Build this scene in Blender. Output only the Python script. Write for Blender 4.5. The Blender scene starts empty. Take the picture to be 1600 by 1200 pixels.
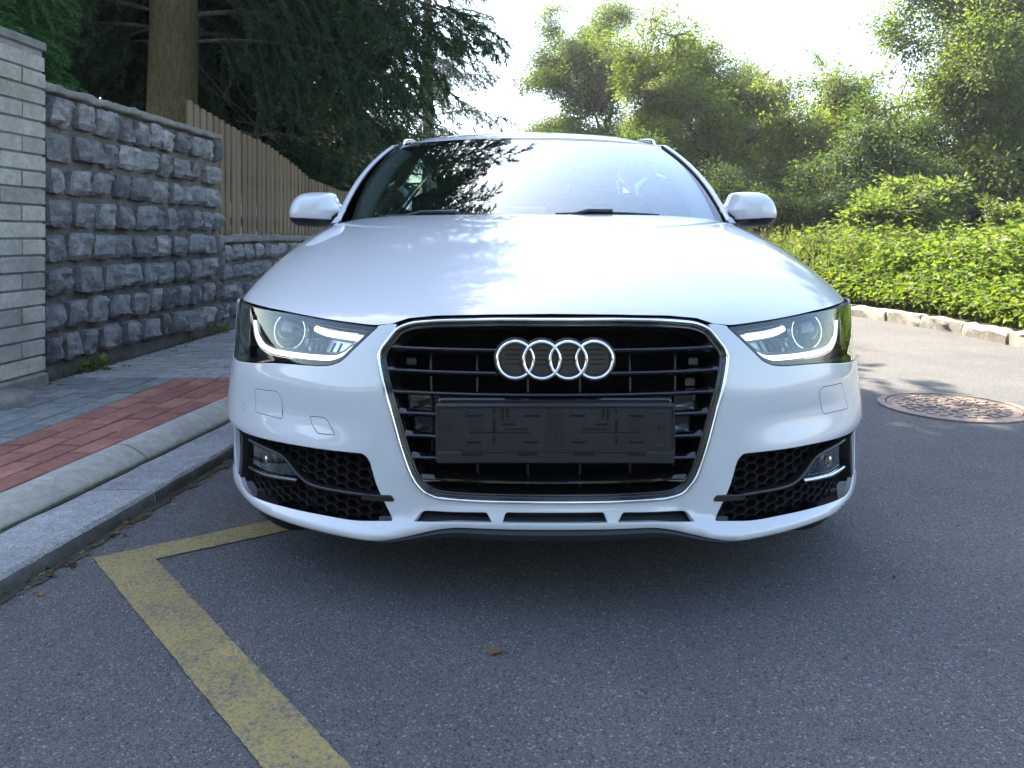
import bpy, bmesh, math, random
import numpy as np
from mathutils import Vector, Matrix, Euler
from mathutils.geometry import delaunay_2d_cdt

SC = bpy.context.scene
# ------------------------------------------------------------------ camera
cam_d = bpy.data.cameras.new('camera'); cam = bpy.data.objects.new('camera', cam_d)
SC.collection.objects.link(cam); SC.camera = cam
cam.location = (0, 0, .85); cam.rotation_euler = (math.radians(90), 0, 0)
cam_d.sensor_width = 36; cam_d.lens = 26.62
cam_d.shift_x = .00375; cam_d.shift_y = -.1444
cam_d.clip_start = .02; cam_d.clip_end = 2000
# ------------------------------------------------------------------ sky, sun, exposure
SUN_AZ, SUN_EL = math.radians(-30), math.radians(50)       # azimuth from +Y, towards +X
W = bpy.data.worlds.new('World'); SC.world = W; W.use_nodes = True
wn = W.node_tree.nodes; bg = wn['Background']
sky = wn.new('ShaderNodeTexSky'); sky.sky_type = 'NISHITA'; sky.sun_disc = False
sky.sun_elevation = SUN_EL; sky.sun_rotation = SUN_AZ
sky.air_density = 1.0; sky.dust_density = 1.2; sky.ozone_density = .3
W.node_tree.links.new(sky.outputs[0], bg.inputs[0]); bg.inputs[1].default_value = .125
sun_d = bpy.data.lights.new('sun', 'SUN'); sun = bpy.data.objects.new('sun', sun_d); SC.collection.objects.link(sun)
sun_d.energy = 5.0; sun_d.angle = math.radians(.5); sun_d.color = (1, .89, .73)
_s = Vector((math.sin(SUN_AZ) * math.cos(SUN_EL), math.cos(SUN_AZ) * math.cos(SUN_EL), math.sin(SUN_EL)))
sun.rotation_euler = _s.to_track_quat('Z', 'Y').to_euler(); sun.location = (-10, 18, 20)
vs = SC.view_settings; vs.view_transform = 'Standard'; vs.look = 'None'; vs.gamma = 1; vs.use_curve_mapping = False
vs.exposure = 2.35
SC.render.engine = 'CYCLES'
cy = SC.cycles; cy.max_bounces = 10; cy.transparent_max_bounces = 24; cy.diffuse_bounces = 3; cy.glossy_bounces = 5
cy.transmission_bounces = 8; cy.use_denoising = True; cy.caustics_reflective = False; cy.caustics_refractive = False
cy.sample_clamp_indirect = 6
random.seed(7); RNG = np.random.default_rng(7)

# ------------------------------------------------------------------ helpers
COL = SC.collection
def prop(o, label=None, cat=None, group=None, kind=None):
    if label: o['label'] = label
    if cat: o['category'] = cat
    if group: o['group'] = group
    if kind: o['kind'] = kind
    return o
def thing(name, label, cat, loc=(0, 0, 0), group=None):
    o = bpy.data.objects.new(name, None); COL.objects.link(o); o.location = loc; o.empty_display_size = .1
    return prop(o, label, cat, group)
def group_node(name, kind='structure'):
    o = bpy.data.objects.new(name, None); COL.objects.link(o); o.empty_display_size = .1
    return prop(o, kind=kind)
def link(name, me, parent=None, loc=None):
    o = bpy.data.objects.new(name, me); COL.objects.link(o)
    if parent: o.parent = parent
    if loc is not None: o.location = loc
    return o
def copy_obj(src, parent, loc, rot=(0, 0, 0), scale=(1, 1, 1)):
    o = src.copy(); COL.objects.link(o); o.parent = parent
    o.location = loc; o.rotation_euler = rot; o.scale = scale
    return o
def mesh(name, verts, faces, mats, smooth=False, normals=None, midx=None):
    me = bpy.data.meshes.new(name)
    me.from_pydata([tuple(map(float, v)) for v in verts], [], [tuple(int(i) for i in f) for f in faces])
    for m in (mats if isinstance(mats, (list, tuple)) else [mats]): me.materials.append(m)
    if midx is not None: me.polygons.foreach_set('material_index', np.asarray(midx, np.int32))
    if smooth or normals is not None:
        me.polygons.foreach_set('use_smooth', np.ones(len(me.polygons), bool))
    me.update()
    if normals is not None: me.normals_split_custom_set_from_vertices([tuple(map(float, n)) for n in normals])
    return me
def fast_mesh(name, V, Fq, mats, smooth=False, midx=None):
    """V n x 3, Fq m x k (k = 3 or 4): big meshes quickly"""
    me = bpy.data.meshes.new(name); V = np.asarray(V, np.float32); Fq = np.asarray(Fq, np.int32); k = Fq.shape[1]
    me.vertices.add(len(V)); me.vertices.foreach_set('co', V.ravel())
    me.loops.add(Fq.size); me.loops.foreach_set('vertex_index', Fq.ravel())
    me.polygons.add(len(Fq)); me.polygons.foreach_set('loop_start', np.arange(0, Fq.size, k, dtype=np.int32))
    for m in (mats if isinstance(mats, (list, tuple)) else [mats]): me.materials.append(m)
    if midx is not None: me.polygons.foreach_set('material_index', np.asarray(midx, np.int32))
    if smooth: me.polygons.foreach_set('use_smooth', np.ones(len(Fq), bool))
    me.update(calc_edges=True); me.validate(); return me
class MB:
    """collects simple shapes into one mesh"""
    def __init__(s): s.v = []; s.f = []
    def add(s, v, f):
        o = len(s.v); s.v += [tuple(p) for p in v]; s.f += [tuple(i + o for i in q) for q in f]; return s
    def box(s, c, d, R=None, bev=0):
        x, y, z = (k / 2 for k in d); vs_ = []
        if bev:
            b = min(bev, x * .9, y * .9, z * .9)
            for zz, ins in ((-z, b), (b - z, 0), (z - b, 0), (z, b)):
                vs_ += [(sx * (x - ins), sy * (y - ins), zz) for sx, sy in ((-1, -1), (1, -1), (1, 1), (-1, 1))]
            f = [(3, 2, 1, 0), (12, 13, 14, 15)] + [(k * 4 + i, k * 4 + (i + 1) % 4, k * 4 + 4 + (i + 1) % 4, k * 4 + 4 + i) for k in range(3) for i in range(4)]
        else:
            vs_ = [(sx * x, sy * y, sz * z) for sz in (-1, 1) for sx, sy in ((-1, -1), (1, -1), (1, 1), (-1, 1))]
            f = [(3, 2, 1, 0), (4, 5, 6, 7)] + [(i, (i + 1) % 4, 4 + (i + 1) % 4, 4 + i) for i in range(4)]
        c = Vector(c)
        if R is not None: vs_ = [R @ Vector(p) + c for p in vs_]
        else: vs_ = [Vector(p) + c for p in vs_]
        return s.add(vs_, f)
    def tube(s, pts, r, n=8, cap=True, closed=False):
        pts = [Vector(p) for p in pts]; m = len(pts)
        rr = r if isinstance(r, (list, tuple)) else [r] * m
        up = Vector((0, 0, 1)); rings = []; prev = None
        for i, p in enumerate(pts):
            a = pts[(i - 1) % m] if (closed or i) else p; b = pts[(i + 1) % m] if (closed or i < m - 1) else p
            t = (b - a).normalized()
            if prev is None:
                nrm = t.cross(up)
                if nrm.length < .05: nrm = t.cross(Vector((1, 0, 0)))
                nrm.normalize()
            else:
                nrm = (prev - t * prev.dot(t))
                nrm = nrm.normalized() if nrm.length > 1e-6 else prev
            prev = nrm; bn = t.cross(nrm)
            rings.append([p + (nrm * math.cos(k * math.tau / n) + bn * math.sin(k * math.tau / n)) * rr[i] for k in range(n)])
        v = [q for r_ in rings for q in r_]; f = []
        for i in range(m if closed else m - 1):
            for k in range(n):
                k2 = (k + 1) % n; i2 = (i + 1) % m
                f.append((i * n + k, i * n + k2, i2 * n + k2, i2 * n + k))
        if cap and not closed:
            f.append(tuple(range(n - 1, -1, -1))); f.append(tuple((m - 1) * n + k for k in range(n)))
        return s.add(v, f)
    def lathe(s, prof, n=32, M=None, closed=False):
        """prof: (radius, height) pairs round local z"""
        v = []; m = len(prof)
        for r, h in prof:
            for k in range(n):
                a = k * math.tau / n; p = Vector((r * math.cos(a), r * math.sin(a), h)); v.append(M @ p if M else p)
        f = [(i * n + k, i * n + (k + 1) % n, ((i + 1) % m) * n + (k + 1) % n, ((i + 1) % m) * n + k)
             for i in range(m if closed else m - 1) for k in range(n)]
        return s.add(v, f)
    def prism(s, poly, y0, y1, axis='y'):
        """poly of (x, z) drawn out from y0 to y1"""
        n = len(poly)
        v = [(x, y0, z) for x, z in poly] + [(x, y1, z) for x, z in poly]
        f = [tuple(range(n)), tuple(range(2 * n - 1, n - 1, -1))] + [(i, i + n, (i + 1) % n + n, (i + 1) % n) for i in range(n)]
        return s.add(v, f)
    def build(s, name, mat, parent=None, smooth=False, loc=None, auto=None):
        me = mesh(name, s.v, s.f, mat, smooth)
        if auto:
            for p in me.polygons: p.use_smooth = True
            me.set_sharp_from_angle(angle=math.radians(auto))
        return link(name, me, parent, loc)
def grid_faces(nu, nv, closed_u=False):
    i, j = np.meshgrid(np.arange(nu if closed_u else nu - 1), np.arange(nv - 1), indexing='ij')
    i = i.ravel(); j = j.ravel(); i2 = (i + 1) % nu
    return np.stack([i * nv + j, i2 * nv + j, i2 * nv + j + 1, i * nv + j + 1], 1)

# ------------------------------------------------------------------ materials
def new_mat(name):
    m = bpy.data.materials.new(name); m.use_nodes = True
    return m, m.node_tree, m.node_tree.nodes['Principled BSDF']
def nd(nt, typ, ins=None, **kw):
    n = nt.nodes.new('ShaderNode' + typ)
    for k, v in kw.items(): setattr(n, k, v)
    for k, v in (ins or {}).items():
        if isinstance(v, bpy.types.NodeSocket): nt.links.new(v, n.inputs[k])
        else: n.inputs[k].default_value = v
    return n
def ramp(nt, fac, stops, interp='LINEAR'):
    r = nd(nt, 'ValToRGB', {'Fac': fac}); cr = r.color_ramp; cr.interpolation = interp
    while len(cr.elements) < len(stops): cr.elements.new(.5)
    for e, (p, c) in zip(cr.elements, stops):
        e.position = p; e.color = (*c, 1) if len(c) == 3 else c
    return r.outputs[0]
def mixc(nt, fac, a, b, mode='MIX'):
    n = nd(nt, 'Mix', data_type='RGBA', blend_type=mode)
    for i, v in ((0, fac), (6, a), (7, b)):
        if isinstance(v, bpy.types.NodeSocket): nt.links.new(v, n.inputs[i])
        else: n.inputs[i].default_value = v if i == 0 else ((*v, 1) if len(v) == 3 else v)
    return n.outputs[2]
def math_(nt, op, a, b=0, c=None):
    n = nd(nt, 'Math', operation=op)
    for i, v in enumerate((a, b) if c is None else (a, b, c)):
        if isinstance(v, bpy.types.NodeSocket): nt.links.new(v, n.inputs[i])
        else: n.inputs[i].default_value = v
    return n.outputs[0]
def noise_(nt, co, scale, detail=4, rough=.55, dist=0):
    return nd(nt, 'TexNoise', {'Vector': co, 'Scale': scale, 'Detail': detail, 'Roughness': rough, 'Distortion': dist}).outputs['Fac']
def bump_(nt, bs, h, strength, dist):
    b = nd(nt, 'Bump', {'Strength': strength, 'Distance': dist, 'Height': h}); nt.links.new(b.outputs[0], bs.inputs['Normal']); return b
def obj_co(nt): return nd(nt, 'TexCoord').outputs['Object']
def simple(name, col, rough=.5, metal=0, coat=0, spec=.5, **kw):
    m, nt, b = new_mat(name)
    b.inputs['Base Color'].default_value = (*col, 1); b.inputs['Roughness'].default_value = rough
    b.inputs['Metallic'].default_value = metal; b.inputs['Coat Weight'].default_value = coat
    b.inputs['Specular IOR Level'].default_value = spec
    if coat: b.inputs['Coat Roughness'].default_value = kw.get('cr', .02)
    return m
def world_pos(nt): return nd(nt, 'NewGeometry').outputs['Position']

def asphalt_nodes(nt, b):
    p = world_pos(nt)
    v1 = nd(nt, 'TexVoronoi', {'Vector': p, 'Scale': 430., 'Randomness': 1.}, feature='F1')
    v2 = nd(nt, 'TexVoronoi', {'Vector': p, 'Scale': 250., 'Randomness': 1.}, feature='F1')
    n1 = noise_(nt, p, 2.2, 8, .72); n2 = noise_(nt, p, 38, 4, .65); n3 = noise_(nt, p, .5, 3, .5)
    g = nd(nt, 'SeparateColor', {'Color': v1.outputs['Color']}).outputs[0]
    g2 = nd(nt, 'SeparateColor', {'Color': v2.outputs['Color']})
    base = ramp(nt, g, [(0, (.062, .064, .067)), (.55, (.100, .101, .103)), (.9, (.145, .145, .143)), (1, (.21, .205, .195))])
    col = mixc(nt, ramp(nt, g2.outputs[0], [(.965, (0, 0, 0)), (.985, (1, 1, 1))]), base, (.25, .245, .238))
    col = mixc(nt, ramp(nt, g2.outputs[1], [(0, (.9, .9, .9)), (.17, (0, 0, 0))]), col, (.03, .031, .033))
    col = mixc(nt, 1, col, ramp(nt, n1, [(.3, (.86, .86, .87)), (.7, (1.14, 1.13, 1.1))]), 'MULTIPLY')
    col = mixc(nt, 1, col, ramp(nt, n3, [(.35, (.88, .88, .9)), (.65, (1.12, 1.1, 1.06))]), 'MULTIPLY')
    h = math_(nt, 'ADD', math_(nt, 'MULTIPLY', v1.outputs['Distance'], -.7), math_(nt, 'ADD', math_(nt, 'MULTIPLY', v2.outputs['Distance'], -.9), math_(nt, 'MULTIPLY', n2, .5)))
    return col, h
def mat_asphalt():
    m, nt, b = new_mat('asphalt'); col, h = asphalt_nodes(nt, b)
    nt.links.new(col, b.inputs['Base Color']); b.inputs['Roughness'].default_value = .82
    b.inputs['Specular IOR Level'].default_value = .35
    bump_(nt, b, h, .8, .0035); return m
def mat_yellow():
    m, nt, b = new_mat('worn_yellow_paint'); col, h = asphalt_nodes(nt, b); p = world_pos(nt)
    n = noise_(nt, p, 105, 6, .75); n2 = noise_(nt, p, 9, 3, .6)
    v = nd(nt, 'TexVoronoi', {'Vector': p, 'Scale': 120.}, feature='F1').outputs['Distance']
    f = math_(nt, 'ADD', math_(nt, 'MULTIPLY', n, .9), math_(nt, 'ADD', math_(nt, 'MULTIPLY', n2, .28), math_(nt, 'MULTIPLY', v, -.2)))
    mask = ramp(nt, f, [(.35, (.12, .12, .12)), (.55, (1, 1, 1))])
    yel = mixc(nt, n2, (.32, .235, .055), (.42, .315, .08))
    yel = mixc(nt, .28, yel, col)
    nt.links.new(mixc(nt, mask, col, yel), b.inputs['Base Color']); b.inputs['Roughness'].default_value = .75
    bump_(nt, b, h, .6, .0025); return m
def mat_rock(name, c0, c1, c2, scale=9, bump=.6, dist=.01, rnd=.35, rough=.85, speck=None):
    """mottled mineral surface, tint varied from object to object"""
    m, nt, b = new_mat(name); p = world_pos(nt)
    r = nd(nt, 'ObjectInfo').outputs['Random']
    n = noise_(nt, p, scale, 6, .65); n2 = noise_(nt, p, scale * 7, 4, .7)
    col = ramp(nt, n, [(.3, c0), (.52, c1), (.72, c2)])
    col = mixc(nt, 1, col, ramp(nt, n2, [(.3, (.8, .8, .8)), (.7, (1.2, 1.2, 1.2))]), 'MULTIPLY')
    k = rnd; col = mixc(nt, 1, col, ramp(nt, r, [(0, (1 - k, 1 - k, 1 - k)), (.5, (1, 1, 1)), (1, (1 + k, 1 + k * .93, 1 + k * .8))]), 'MULTIPLY')
    if speck:
        v = nd(nt, 'TexVoronoi', {'Vector': p, 'Scale': speck}, feature='F1')
        g = nd(nt, 'SeparateColor', {'Color': v.outputs['Color']}).outputs[0]
        col = mixc(nt, 1, col, ramp(nt, g, [(0, (.55, .55, .56)), (.2, (.95, .95, .95)), (.85, (1.05, 1.05, 1.05)), (1, (1.5, 1.5, 1.48))]), 'MULTIPLY')
    nt.links.new(col, b.inputs['Base Color']); b.inputs['Roughness'].default_value = rough; b.inputs['Specular IOR Level'].default_value = .3
    bump_(nt, b, math_(nt, 'ADD', n, math_(nt, 'MULTIPLY', n2, .4)), bump, dist); return m
def mat_leaf(name, cols, trans=.45, rough=.5, hue_obj=.15):
    rough = max(rough, .55)
    m, nt, b = new_mat(name)
    isl = nd(nt, 'NewGeometry').outputs['Random Per Island']; ob = nd(nt, 'ObjectInfo').outputs['Random']
    n = len(cols); col = ramp(nt, isl, [(i / (n - 1), c) for i, c in enumerate(cols)])
    col = mixc(nt, 1, col, ramp(nt, ob, [(0, (1 - hue_obj, 1 - hue_obj, 1 - hue_obj * .5)), (1, (1 + hue_obj, 1 + hue_obj, 1))]), 'MULTIPLY')
    nt.links.new(col, b.inputs['Base Color']); b.inputs['Roughness'].default_value = rough; b.inputs['Specular IOR Level'].default_value = .2
    t = nd(nt, 'BsdfTranslucent', {'Color': mixc(nt, 1, col, (1.25, 1.45, .55), 'MULTIPLY')})
    mx = nd(nt, 'MixShader', {0: trans, 1: b.outputs[0], 2: t.outputs[0]})
    nt.links.new(mx.outputs[0], nt.nodes['Material Output'].inputs[0]); return m
def mat_glass(name, tint, ior=1.5, rough=0.0, refl=1.0):
    """thin clear sheet: tinted see-through plus the reflection of both faces"""
    m, nt, b = new_mat(name)
    fr = nd(nt, 'Fresnel', {'IOR': ior}).outputs[0]
    f2 = math_(nt, 'MINIMUM', math_(nt, 'MULTIPLY', fr, 1.75 * refl), 1.)
    tr = nd(nt, 'BsdfTransparent', {'Color': (*tint, 1)}); gl = nd(nt, 'BsdfGlossy', {'Roughness': rough, 'Color': (.86, .97, 1, 1)})
    mx = nd(nt, 'MixShader', {0: f2, 1: tr.outputs[0], 2: gl.outputs[0]})
    nt.links.new(mx.outputs[0], nt.nodes['Material Output'].inputs[0]); nt.nodes.remove(b); return m
def mat_paint():
    m, nt, b = new_mat('white_car_paint'); p = obj_co(nt)
    b.inputs['Base Color'].default_value = (.57, .58, .595, 1); b.inputs['Roughness'].default_value = .38
    b.inputs['Coat Weight'].default_value = 1; b.inputs['Coat Roughness'].default_value = .015; b.inputs['Coat IOR'].default_value = 1.55
    pk = noise_(nt, p, 420, 2, .5); b2 = nd(nt, 'Bump', {'Strength': .05, 'Distance': .0006, 'Height': pk}); nt.links.new(b2.outputs[0], b.inputs['Coat Normal'])
    fl = noise_(nt, p, 7, 6, .7); nt.links.new(ramp(nt, fl, [(.35, (.008, .008, .008)), (.75, (.035, .035, .035))]), b.inputs['Coat Roughness'])
    return m
def mat_wood(name, c0, c1):
    m, nt, b = new_mat(name); p = world_pos(nt)
    mp = nd(nt, 'Mapping', {'Vector': p, 'Scale': (6, 6, .6)})
    n = noise_(nt, mp.outputs[0], 14, 5, .6, .4); r = nd(nt, 'ObjectInfo').outputs['Random']
    col = mixc(nt, n, c0, c1); col = mixc(nt, 1, col, ramp(nt, r, [(0, (.8, .8, .8)), (1, (1.15, 1.15, 1.15))]), 'MULTIPLY')
    nt.links.new(col, b.inputs['Base Color']); b.inputs['Roughness'].default_value = .7
    bump_(nt, b, n, .3, .003); return m
def mat_bark(name, c0, c1, scale=5):
    m, nt, b = new_mat(name); p = obj_co(nt)
    mp = nd(nt, 'Mapping', {'Vector': p, 'Scale': (3, 3, .8)})
    n = noise_(nt, mp.outputs[0], scale * 2, 6, .7, .5); v = nd(nt, 'TexVoronoi', {'Vector': mp.outputs[0], 'Scale': scale * 2.2}, feature='DISTANCE_TO_EDGE').outputs['Distance']
    col = ramp(nt, n, [(.3, c0), (.7, c1)])
    nt.links.new(col, b.inputs['Base Color']); b.inputs['Roughness'].default_value = .9
    bump_(nt, b, math_(nt, 'ADD', n, math_(nt, 'MINIMUM', math_(nt, 'MULTIPLY', v, 3), .6)), .9, .03); return m
M = dict(
    asphalt=mat_asphalt(), yellow=mat_yellow(), paint=mat_paint(),
    granite=mat_rock('granite_kerb', (.205, .205, .205), (.265, .265, .26), (.32, .315, .30), 3, .4, .004, .06, .8, 230),
    concrete=mat_rock('concrete_kerb', (.27, .26, .225), (.34, .325, .275), (.40, .38, .32), 5, .4, .003, .06),
    paver_red=mat_rock('red_paver', (.21, .09, .07), (.28, .12, .088), (.33, .16, .12), 6, .45, .003, .2),
    paver_blue=mat_rock('blue_grey_paver', (.145, .155, .15), (.185, .19, .18), (.22, .22, .20), 5, .45, .003, .2),
    paver_grey=mat_rock('beige_grey_paver', (.22, .22, .20), (.28, .275, .25), (.32, .31, .28), 5, .45, .003, .15),
    joint=mat_rock('joint_sand', (.03, .032, .022), (.05, .05, .036), (.085, .08, .06), 14, .8, .006, 0),
    kerb_face=mat_rock('dirty_kerb_face', (.05, .05, .045), (.085, .083, .075), (.13, .125, .11), 12, .6, .006, .06),
    stone=mat_rock('wall_granite', (.125, .127, .128), (.24, .236, .225), (.40, .385, .335), 13, 1., .03, .36),
    mortar=mat_rock('wall_mortar', (.085, .08, .07), (.13, .12, .10), (.19, .175, .15), 16, .9, .015, 0),
    brick=mat_rock('pale_brick', (.245, .225, .18), (.315, .295, .245), (.39, .36, .29), 7, .5, .004, .24),
    brick_mortar=mat_rock('brick_mortar', (.16, .155, .14), (.21, .20, .18), (.26, .25, .23), 12, .5, .004, 0),
    coping=mat_rock('wall_coping', (.12, .115, .10), (.18, .17, .145), (.25, .235, .20), 9, .7, .008, .08),
    kerb_stone=mat_rock('rough_kerb_granite', (.17, .155, .135), (.26, .24, .205), (.35, .325, .285), 9, .8, .012, .18),
    soil=mat_rock('soil', (.06, .05, .035), (.09, .075, .05), (.13, .11, .075), 6, 1, .03, 0),
    fence=mat_wood('brown_fence_paint', (.14, .097, .052), (.19, .135, .076)),
    fence_dark=mat_wood('dark_fence_rail', (.07, .05, .035), (.10, .07, .05)),
    bark=mat_bark('spruce_bark', (.06, .048, .022), (.17, .132, .05)),
    bark2=mat_bark('grey_bark', (.06, .05, .04), (.13, .11, .085)),
    spruce=mat_leaf('spruce_needles', [(.022, .046, .021), (.036, .072, .029), (.056, .10, .038)], .3, .5),
    spruce_far=mat_leaf('spruce_needles_blue', [(.018, .042, .026), (.028, .062, .034), (.042, .082, .042)], .28, .5),
    thuja=mat_leaf('thuja_sprays', [(.03, .085, .026), (.045, .12, .034), (.07, .15, .05)], .35, .5),
    leaf_a=mat_leaf('leaves_yellow_green', [(.095, .145, .042), (.125, .18, .05), (.165, .205, .062), (.21, .215, .075), (.16, .15, .055)], .6, .45, .18),
    leaf_b=mat_leaf('leaves_mid_green', [(.085, .12, .05), (.115, .15, .058), (.15, .185, .066), (.19, .205, .08)], .58, .45, .18),
    leaf_c=mat_leaf('leaves_dark_green', [(.05, .082, .04), (.07, .105, .046), (.10, .135, .055)], .48, .45, .18),
    hedge=mat_leaf('undergrowth_leaves', [(.07, .12, .02), (.11, .165, .03), (.16, .205, .04), (.20, .22, .055), (.08, .12, .025)], .45, .42, .1),
    weed=mat_leaf('tall_weeds', [(.12, .13, .05), (.17, .18, .075), (.11, .14, .04), (.21, .20, .10)], .45, .6, .1),
    grass=mat_leaf('grass', [(.05, .08, .02), (.09, .12, .03), (.15, .14, .06)], .4, .6, .1),
    dry_leaf=mat_leaf('dry_leaves', [(.10, .055, .025), (.17, .10, .045), (.24, .16, .08), (.13, .04, .025), (.30, .24, .15)], .2, .6, .2),
    chrome=simple('chrome', (.82, .83, .85), .05, 1),
    satin=simple('satin_metal', (.55, .56, .58), .25, 1),
    gloss_black=simple('gloss_black', (.006, .006, .007), .06, 0, .6),
    black_plastic=simple('black_plastic', (.012, .012, .013), .38),
    matt_black=simple('matt_black', (.008, .008, .008), .6, spec=.25),
    plate_plastic=simple('plate_plastic', (.014, .014, .016), .42),
    dark_void=simple('dark_recess', (.003, .003, .003), .9, spec=.05),
    satin_gold=simple('bulb_reflector', (.85, .74, .45), .2, 1),
    lamp_dark=simple('lamp_bezel', (.045, .047, .05), .28, .3, .5),
    lamp_chrome=simple('lamp_reflector', (.62, .64, .67), .12, 1),
    lamp_grey=simple('lamp_satin_trim', (.30, .31, .33), .25, .8),
    rubber=simple('rubber', (.012, .012, .012), .75),
    rim=simple('wheel_alloy', (.5, .51, .53), .25, 1),
    seat=simple('seat_leather', (.018, .018, .02), .5),
    trim_int=simple('interior_trim', (.03, .03, .033), .6),
    headliner=simple('headliner', (.42, .41, .38), .9),
    iron=mat_rock('cast_iron', (.14, .10, .08), (.22, .17, .14), (.32, .26, .21), 22, .5, .004, 0, .6),
    glass=mat_glass('windscreen_glass', (.74, .86, .82), refl=1.45),
    side_glass=mat_glass('side_glass', (.62, .80, .74)),
    lens=mat_glass('headlamp_lens', (.93, .95, .97), 1.45),
    house_wall=mat_rock('pale_render', (.55, .50, .42), (.60, .55, .46), (.65, .60, .50), 2, .2, .004, 0),
    roof_tile=mat_rock('roof_tiles', (.16, .07, .05), (.22, .10, .07), (.28, .14, .10), 6, .5, .01, 0),
    orange=simple('amber', (.5, .16, .02), .2, 0, .5),
    mirror=simple('mirror_glass', (.8, .8, .8), .02, 1),
)
m_, nt_, b_ = new_mat('light_guide'); b_.inputs['Base Color'].default_value = (.9, .9, .92, 1)
b_.inputs['Emission Color'].default_value = (1, .97, .95, 1); b_.inputs['Emission Strength'].default_value = .55; b_.inputs['Roughness'].default_value = .2
M['drl'] = m_
# ---- front body surface (car coordinates: x right, y backwards, z up; metres)
BW, BL, BP, BQ = .915, .62, 2.3, .625
_t = np.linspace(0, 1, 4001); _xi = 1 - (1 - _t) ** 3
_bx = BW * _xi; _by = BL * (1 - np.clip(1 - _xi ** BP, 0, 1) ** BQ)
_bu = np.concatenate([[0], np.cumsum(np.hypot(np.diff(_bx), np.diff(_by)))])
UMAX = float(_bu[-1])
_tu = np.linspace(0, UMAX, 1501); _tx = np.interp(_tu, _bu, _bx); _ty = np.interp(_tu, _bu, _by)
_gx = np.gradient(_tx, _tu); _gy = np.gradient(_ty, _tu)
_gl = np.hypot(_gx, _gy); _gx /= _gl; _gy /= _gl
def sstep(a, b, x):
    t = np.clip((x - a) / (b - a), 0, 1); return t * t * (3 - 2 * t)
def hump(x, c, a, b):
    """1 at c, falling smoothly to 0 at c-a below and c+b above"""
    return np.where(x < c, sstep(c - a, c, x), 1 - sstep(c, c + b, x))
def lip_z(ax):
    return .1695 + .0405 * (1 - sstep(.20, .42, ax))
def fascia_d(ax, z):
    d = -.040 * (1 - .75 * sstep(.6, .86, ax)) * np.clip((z - .49) / .17, 0, 2) ** 1.6
    side = sstep(.38, .56, ax)
    d = d + .005 * hump(z, .480, .11, .06) * sstep(.33, .52, ax)
    d = d + .019 * (hump(z, .350, .045, .085) * (1 - sstep(.62, .84, ax)) + hump(z, .350, .045, .16) * sstep(.62, .84, ax)) * side
    zl = lip_z(ax)
    d = d + .030 * hump(z, zl + .004, .03, .040) * (.35 + .65 * sstep(.22, .45, ax)) * (1 - .85 * sstep(.66, .86, ax))
    d = d - .010 * sstep(.33, .25, z) * (1 - sstep(.25, .4, ax))
    return d
def fascia(u, z):
    """point on the skin: u = arc length round the nose from the centre line (negative = -x side), z = height"""
    u = np.asarray(u, float); z = np.asarray(z, float)
    s = np.sign(u); s = np.where(s == 0, 1, s); a = np.clip(np.abs(u), 0, UMAX)
    x = np.interp(a, _tu, _tx); y = np.interp(a, _tu, _ty)
    gx = np.interp(a, _tu, _gx); gy = np.interp(a, _tu, _gy)
    d = fascia_d(x, z)
    return np.stack([s * (x + gy * d), y - gx * d, z + 0 * x], -1)
def fascia_n(u, z):
    e = .002
    du = fascia(np.asarray(u) + e, z) - fascia(np.asarray(u) - e, z)
    dz = fascia(u, np.asarray(z) + e) - fascia(u, np.asarray(z) - e)
    n = np.cross(du, dz); return n / np.linalg.norm(n, axis=-1, keepdims=True)

def plain(u, z):
    """the same plan curve without the pressed ridges"""
    u = np.asarray(u, float); z = np.asarray(z, float); s = np.where(np.sign(u) == 0, 1, np.sign(u)); a = np.clip(np.abs(u), 0, UMAX)
    return np.stack([s * np.interp(a, _tu, _tx), np.interp(a, _tu, _ty), z + 0 * a], -1)
def plain_n(u, z):
    e = .002; q = np.cross(plain(np.asarray(u) + e, z) - plain(np.asarray(u) - e, z), plain(u, np.asarray(z) + e) - plain(u, np.asarray(z) - e))
    return q / np.linalg.norm(q, axis=-1, keepdims=True)
# ================================================================== THE SETTING
def line(pts):
    a = np.array(pts, float); return lambda y: np.interp(y, a[:, 0], a[:, 1])
EDGE0 = line([(-6, -1.95), (-3, -1.79), (1.78, -1.194), (2.88, -1.06), (3.6, -1.01), (5, -.985), (9, -.97), (13, -.97)])       # road | granite
EDGE1 = line([(-6, -2.20), (-3, -2.06), (2.064, -1.385), (3.31, -1.214), (4.2, -1.175), (6, -1.16), (13, -1.16)])    # granite | concrete
EDGE2 = line([(-6, -2.32), (-3, -2.18), (2.209, -1.483), (3.578, -1.313), (4.5, -1.285), (13, -1.28)])               # concrete | red pavers
EDGE3 = line([(-3, -2.2), (0, -1.99), (2.725, -1.829), (3.848, -1.760), (4.6, -1.72)])                               # red | blue-grey
def WALLX(y): return -2.386 + .0629 * (np.asarray(y, float) - 3.925)
PAVE_END, PZ = 4.02, .10
WANG = math.atan(.0629)

# road: one sheet out to the horizon
n = 161
gx = np.concatenate([np.linspace(-180, -8, 12), np.linspace(-6, 12, 37), np.linspace(16, 180, 12)])
gy = np.concatenate([np.linspace(-120, -8, 10), np.linspace(-5, 24, 59), np.linspace(30, 280, 14)])
X, Y = np.meshgrid(gx, gy, indexing='ij'); V = np.stack([X, Y, 0 * X], -1).reshape(-1, 3)
road = link('road', fast_mesh('road', V, grid_faces(len(gx), len(gy)), M['asphalt'])); prop(road, kind='structure')
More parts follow.
